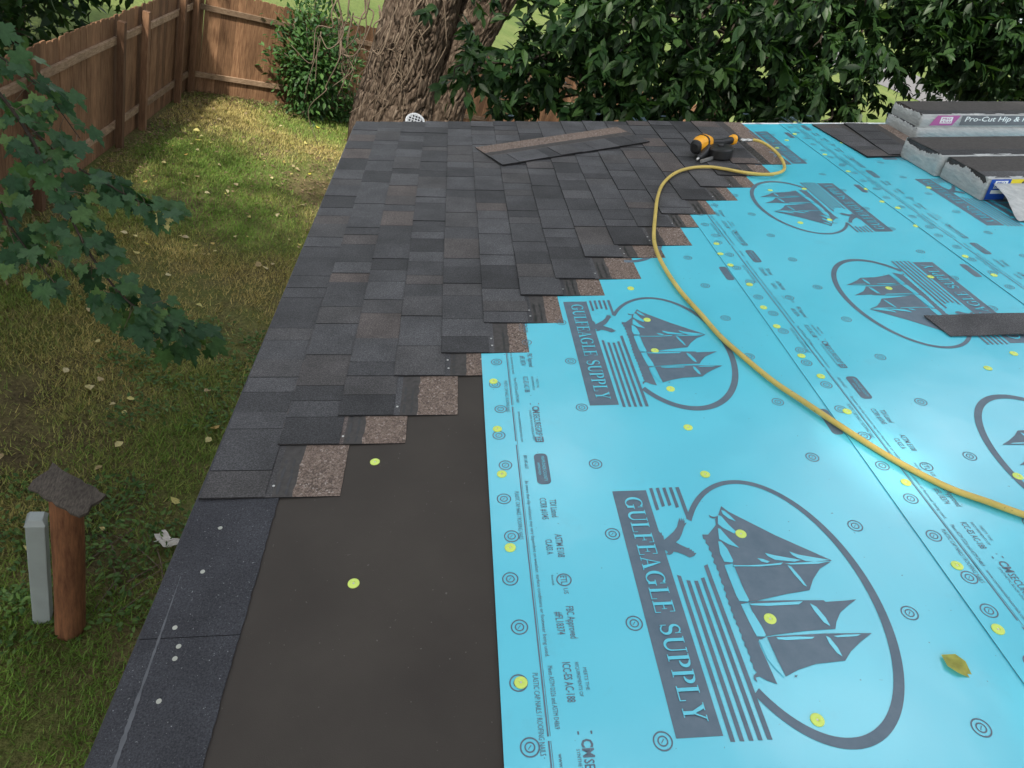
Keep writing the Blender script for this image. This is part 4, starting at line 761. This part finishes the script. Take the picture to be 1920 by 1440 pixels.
maple_leaves(B1, 135, .22, .115); maple_leaves(B2, 44, .15, .07, (40,)); maple_leaves(B3, 44, .0, .12); maple_leaves(B4, 40, .0, .13)

# ------------------------------------------------------------------ posts in the yard, litter, bowl
wp = gp(131, 1180); lp_ = thing('log_post', 'reddish brown log post with a slanted weathered board on top', 'post', (wp[0], wp[1], G))
prof = [(.098,-.05),(.100,.05),(.096,.4),(.097,.8),(.094,1.27),(.090,1.29)]; v, f = lathe_vf(prof, 22); v = [(.86*x*(1+.03*math.sin(3*math.atan2(y, x)+z*2))+.008*math.sin(z*2), .86*y, z) for x, y, z in v]
part('log', mesh('log', v, f, M_LOG, smooth=True), Matrix.Translation((wp[0], wp[1], G)), lp_)
kv, kf = lathe_vf([(.012,0),(.012,.002),(.004,.003)], 10); kn = mesh('knot', kv, kf, M_BLK)
link('knot', kn, Matrix.Translation((wp[0], wp[1], G)) @ Matrix.Rotation(-1.1, 4, 'Z') @ Matrix.Translation((.080, 0, .56)) @ Matrix.Rotation(math.pi/2, 4, 'Y'), lp_)
top = Matrix.Translation((wp[0]+.01, wp[1], G+1.30)); 
bv, bf = [], []
for i in range(12):
    for j_ in range(5):
        x, y = -.17+i*.031, -.085+j_*.0425; bv.append((x+(.012*rnd.uniform(-1, 1) if i in (0, 11) else 0), y+(.006*rnd.uniform(-1, 1) if j_ in (0, 4) else 0), .016+.006*fbm(np.array([x*6]), np.array([y*50]), 8)[0]+.01*abs(x)))
nb = len(bv); bv += [(x, y, z-.026) for x, y, z in bv]
bf = [(i*5+j_, i*5+5+j_, i*5+6+j_, i*5+j_+1) for i in range(11) for j_ in range(4)]; bf += [tuple(nb+q for q in f_[::-1]) for f_ in bf]
rim_ = [i*5 for i in range(12)]+[55+q for q in range(1, 5)]+[i*5+4 for i in range(10, -1, -1)]+[3, 2, 1]
bf += [(rim_[k], rim_[k]+nb, rim_[(k+1) % len(rim_)]+nb, rim_[(k+1) % len(rim_)]) for k in range(len(rim_))]
part('board', mesh('board', bv, bf, M_BOARD), top @ Matrix.Rotation(-.42, 4, 'Z') @ Matrix.Rotation(.30, 4, 'X') @ Matrix.Rotation(.06, 4, 'Y'), lp_)
gp_ = gp(81, 1158); pst = thing('grey_post', 'pale grey square post with a pyramid top beside the log post', 'post', (gp_[0], gp_[1], G)); Mp = Matrix.Translation((gp_[0], gp_[1], G)) @ Matrix.Rotation(.25, 4, 'Z')
part('shaft', box('shaft', -.048, .048, -.048, .048, -.05, .95, M_GREYPOST, .006), Mp, pst); part('cap', mesh('cap', [(-.052,-.052,.951),(.052,-.052,.951),(.052,.052,.951),(-.052,.052,.951),(-.035,-.03,.985),(.035,-.03,.985),(.035,.035,.985),(-.035,.035,.985)], BOXF, M_GREYPOST), Mp, pst)
lt_ = gp(318, 1020); wv = []; n = 9
for i in range(n):
    for j in range(6): wv.append((lt_[0]-.10+i*.025+.02*math.sin(j*1.7), lt_[1]-.06+j*.026*(1-.09*i)+.02*math.sin(i*1.3), G+.03+.05*fbm(np.array([i*.7]), np.array([j*.9]), 4)[0]))
tag(link('torn_paper', mesh('torn_paper', wv, [(i*6+j, i*6+j+1, i*6+7+j, i*6+6+j) for i in range(n-1) for j in range(5) if not (i > 4 and j == 0)], M_LITTER)), 'crumpled white scrap of paper lying in the grass by the eave', 'litter')
for i in range(9):
    c = gp(rnd.uniform(180, 300), rnd.uniform(1020, 1110)); a = rnd.uniform(0, 3.1); L = rnd.uniform(.12, .3); d = np.array([math.cos(a), math.sin(a), 0])
    tag(link('fallen_twig', tube('fallen_twig', spline([c-d*L+[0, 0, .012], c+[.02, .02, .03], c+d*L+[0, 0, .012]], 4), np.linspace(.006, .003, 9), M_TWIG, 5)), 'thin dry twig lying on the grass beside the log post', 'twig', 'twigs on the ground by the log post')
bc = ay(778, 231, 4.85); TB = Matrix.Translation(bc) @ Matrix.Rotation(.75, 4, 'X') @ Matrix.Translation(-Vector(bc)); bowl = thing('lattice_bowl', 'white lattice bowl on a pole peeking over the far roof edge', 'bowl', (bc[0], bc[1], G))
part('pole', tube('pole', [(bc[0], bc[1], G-.02), (bc[0], bc[1], bc[2]-.05)], .015, M_STEEL, 8), None, bowl)
a = np.linspace(0, 2*np.pi, 33); part('rim', tube('rim', [(bc[0]+.062*math.cos(q), bc[1]+.062*math.sin(q), bc[2]+.012) for q in a], .007, M_WHITE, 8), TB, bowl)
v, f = lathe_vf([(.012,-.055),(.045,-.045),(.060,.0),(.060,.010),(.052,.0),(.030,-.03)], 20); part('basin', mesh('basin', v, f, M_GREYP), TB @ Matrix.Translation(bc), bowl)
for i in range(6):
    k = -.05+.02*i; h_ = math.sqrt(max(.0001, .060**2-k*k)); part('lattice_bar', tube('lattice_bar', [(bc[0]+k, bc[1]-h_, bc[2]+.012), (bc[0]+k, bc[1]+h_, bc[2]+.014)], .0035, M_WHITE, 5), TB, bowl); part('lattice_bar', tube('lattice_bar', [(bc[0]-h_, bc[1]+k, bc[2]+.016), (bc[0]+h_, bc[1]+k, bc[2]+.014)], .0035, M_WHITE, 5), TB, bowl)

# leaf on the blue sheet and leaves on the lawn
s, t = rp(1795, 1242, .012); Mf = RM @ Matrix.Translation((s-.02, t+.02, .0085)) @ Matrix.Rotation(-.9, 4, 'Z') @ Matrix.Scale(.065, 4)
tag(link('fallen_leaf', fast_tris('fallen_leaf', LANCE_V*np.array([1, 1.5, 1.6]), LANCE_T, M_YLEAF), Mf), 'single yellow green fallen leaf lying on the blue underlayment', 'leaf')
ME_FALL = [fast_tris('fallen_leaf', LANCE_V*np.array([1, s, z]), LANCE_T, m) for s, z, m in ((1.6, 3, M_DRYLEAF), (2.0, 1.5, M_DRYLEAF), (1.4, -2, M_YLEAF))]
fl = [(375,245),(350,225),(416,225),(345,290),(530,235),(600,240),(548,312),(548,325),(395,268),(425,355),(372,332),(500,505),(367,570),(412,797),(172,577),(235,768),(338,943),(216,838),(160,722),(175,722),(395,730),(355,445),(510,497),(490,493),(310,515),(268,365),(575,270),(483,295),(365,260),(440,343),(410,657),(65,1030),(192,873),(250,440),(520,440),(495,300),(285,330),(5,850)]
fl += [(rnd.uniform(230, 600), rnd.uniform(200, 480)) for _ in range(46)]+[(rnd.uniform(20, 420), rnd.uniform(560, 1000)) for _ in range(7)]
for i, (x, y) in enumerate(fl):
    c = gp(x, y, G+.05)
    if c[0] < LX+.12 or c[1] > 13.6+.62*(c[0]+3.5): continue
    L = rnd.uniform(.04, .085) if i > 32 else rnd.uniform(.06, .11); a = rnd.uniform(0, 6.28)
    mf = rnd.choice(ME_FALL); yl = mf is ME_FALL[2]
    tag(link('fallen_leaf', mf, leaf_matrix(c, (math.cos(a), math.sin(a), rnd.uniform(-.2, .2)), (rnd.uniform(-.4, .4), rnd.uniform(-.4, .4), 1), L)), 'small yellow fallen leaf on the lawn' if yl else 'small pale tan dry leaf fallen on the lawn', 'leaf', 'yellow leaves scattered over the lawn' if yl else 'dry leaves scattered over the lawn')

# ------------------------------------------------------------------ lawn grass and leaf litter
N = 420000
xy = np.c_[rng.uniform(LX+.1, .9, N), 1.2+14.4*rng.random(N)**1.25]
fy = 13.7+.65*(xy[:, 0]-FA[0]); keep = (xy[:, 1] < fy-.05)
den = fbm(xy[:, 0]*1.1, xy[:, 1]*1.1, 3); dry = fbm(xy[:, 0]*.55+4, xy[:, 1]*.55, 21)-.10*np.clip((6-xy[:, 1])/1.5, 0, 1)-.07*np.clip((xy[:, 0]+1.7)/.8, 0, 1); fn = fbm(xy[:, 0]*5, xy[:, 1]*5, 33)
edge = np.clip((fy-xy[:, 1])/1.2, 0, 1)*np.clip((xy[:, 0]-LX)/.7, .15, 1); mulch = np.clip((np.hypot(xy[:, 0]-.0, xy[:, 1]-11.3)-1.1)/.9, .05, 1)
soil = np.clip((.44-den)*9, 0, 1)*np.clip((8-xy[:, 1])/2, 0, 1)
keep &= rng.random(N) < np.clip(.25+1.5*(den-.30), .12, 1)*(.25+.75*edge)*mulch*(1-.75*soil)
xy, den, dry, fn = xy[keep], den[keep], dry[keep], fn[keep]; n = len(xy)
a = rng.uniform(0, 2*np.pi, n); Lb = rng.uniform(.03, .075, n)*(.6+.9*fn); lean = rng.uniform(.25, 1.1, n)*Lb; wd = rng.uniform(.0022, .0042, n)*(1+.07*xy[:, 1]); p = np.c_[xy, np.full(n, G-.002)]
side = np.c_[-np.sin(a), np.cos(a), np.zeros(n)]*wd[:, None]; tip = p+np.c_[np.cos(a)*lean, np.sin(a)*lean, Lb*.8]
u = np.clip((dry-.40)*3.4+rng.normal(size=n)*.22, 0, 1)[:, None]; c = np.array([.115,.195,.034])*(1-u)+np.array([.36,.29,.115])*u; c = c*(.6+.8*rng.random((n, 1)))
tag(link('grass', fast_tris('grass', np.stack([p-side, p+side, tip], 1).reshape(-1, 3), np.arange(3*n).reshape(-1, 3), M_GRASS, c)), 'patchy green and straw coloured lawn grass', 'grass', kind='stuff')
m_ = 240; wc = np.c_[rng.uniform(-2.3, -.1, m_), rng.uniform(2.0, 6.6, m_)]; wc = wc[fbm(wc[:, 0]*.9, wc[:, 1]*.9, 55) > .47]; k_ = rng.integers(0, len(wc), 4200); off_ = rng.normal(size=(4200, 2))*.075; P = np.c_[wc[k_]+off_, G+.015+.045*rng.random(4200)]
tag(link('lawn_weeds', leaf_cloud('lawn_weeds', P, np.c_[off_*8+rng.normal(size=(4200, 2))*.5, rng.uniform(-.1, .5, 4200)], np.c_[rng.normal(size=(4200, 2))*.4, np.ones(4200)], .042*rng.uniform(.5, 1.5, 4200), (LANCE_V*np.array([1, 1.1, 1]), LANCE_T), M_LEAF, green(4200, (.035,.085,.022), (.11,.19,.05)))), 'low broad leaved green weeds in the lawn near the eave', 'weeds', kind='stuff')
n = 2600; q = np.vstack([np.c_[FA+FD*rng.uniform(0, 5, (n//2, 1))+np.array([.54, -.84])*np.abs(rng.normal(size=(n//2, 1)))*.42+[0, -.05]], np.c_[LX+.12+np.abs(rng.normal(size=n//2))*.25, rng.uniform(2.5, 13.6, n//2)]])
n2 = 1500; r_ = np.abs(rng.normal(size=n2))*1.0+.7; a = rng.uniform(0, 6.28, n2); q = np.vstack([q, np.c_[r_*np.cos(a)+.1, 11.4+r_*np.sin(a)]]); n = len(q); P = np.c_[q, G+.012+.03*rng.random(n)]
tag(link('leaf_litter', leaf_cloud('leaf_litter', P, np.c_[rng.normal(size=(n, 2)), np.zeros(n)], np.c_[rng.normal(size=(n, 2))*.4, np.ones(n)], .055*rng.uniform(.5, 1.3, n), (KITE_V, KITE_T), M_LEAF, green(n, (.09,.055,.032), (.30,.22,.13)))), 'brown dead leaf litter along the fences and tree foot', 'leaf litter', kind='stuff')
print('objects', len(bpy.data.objects))
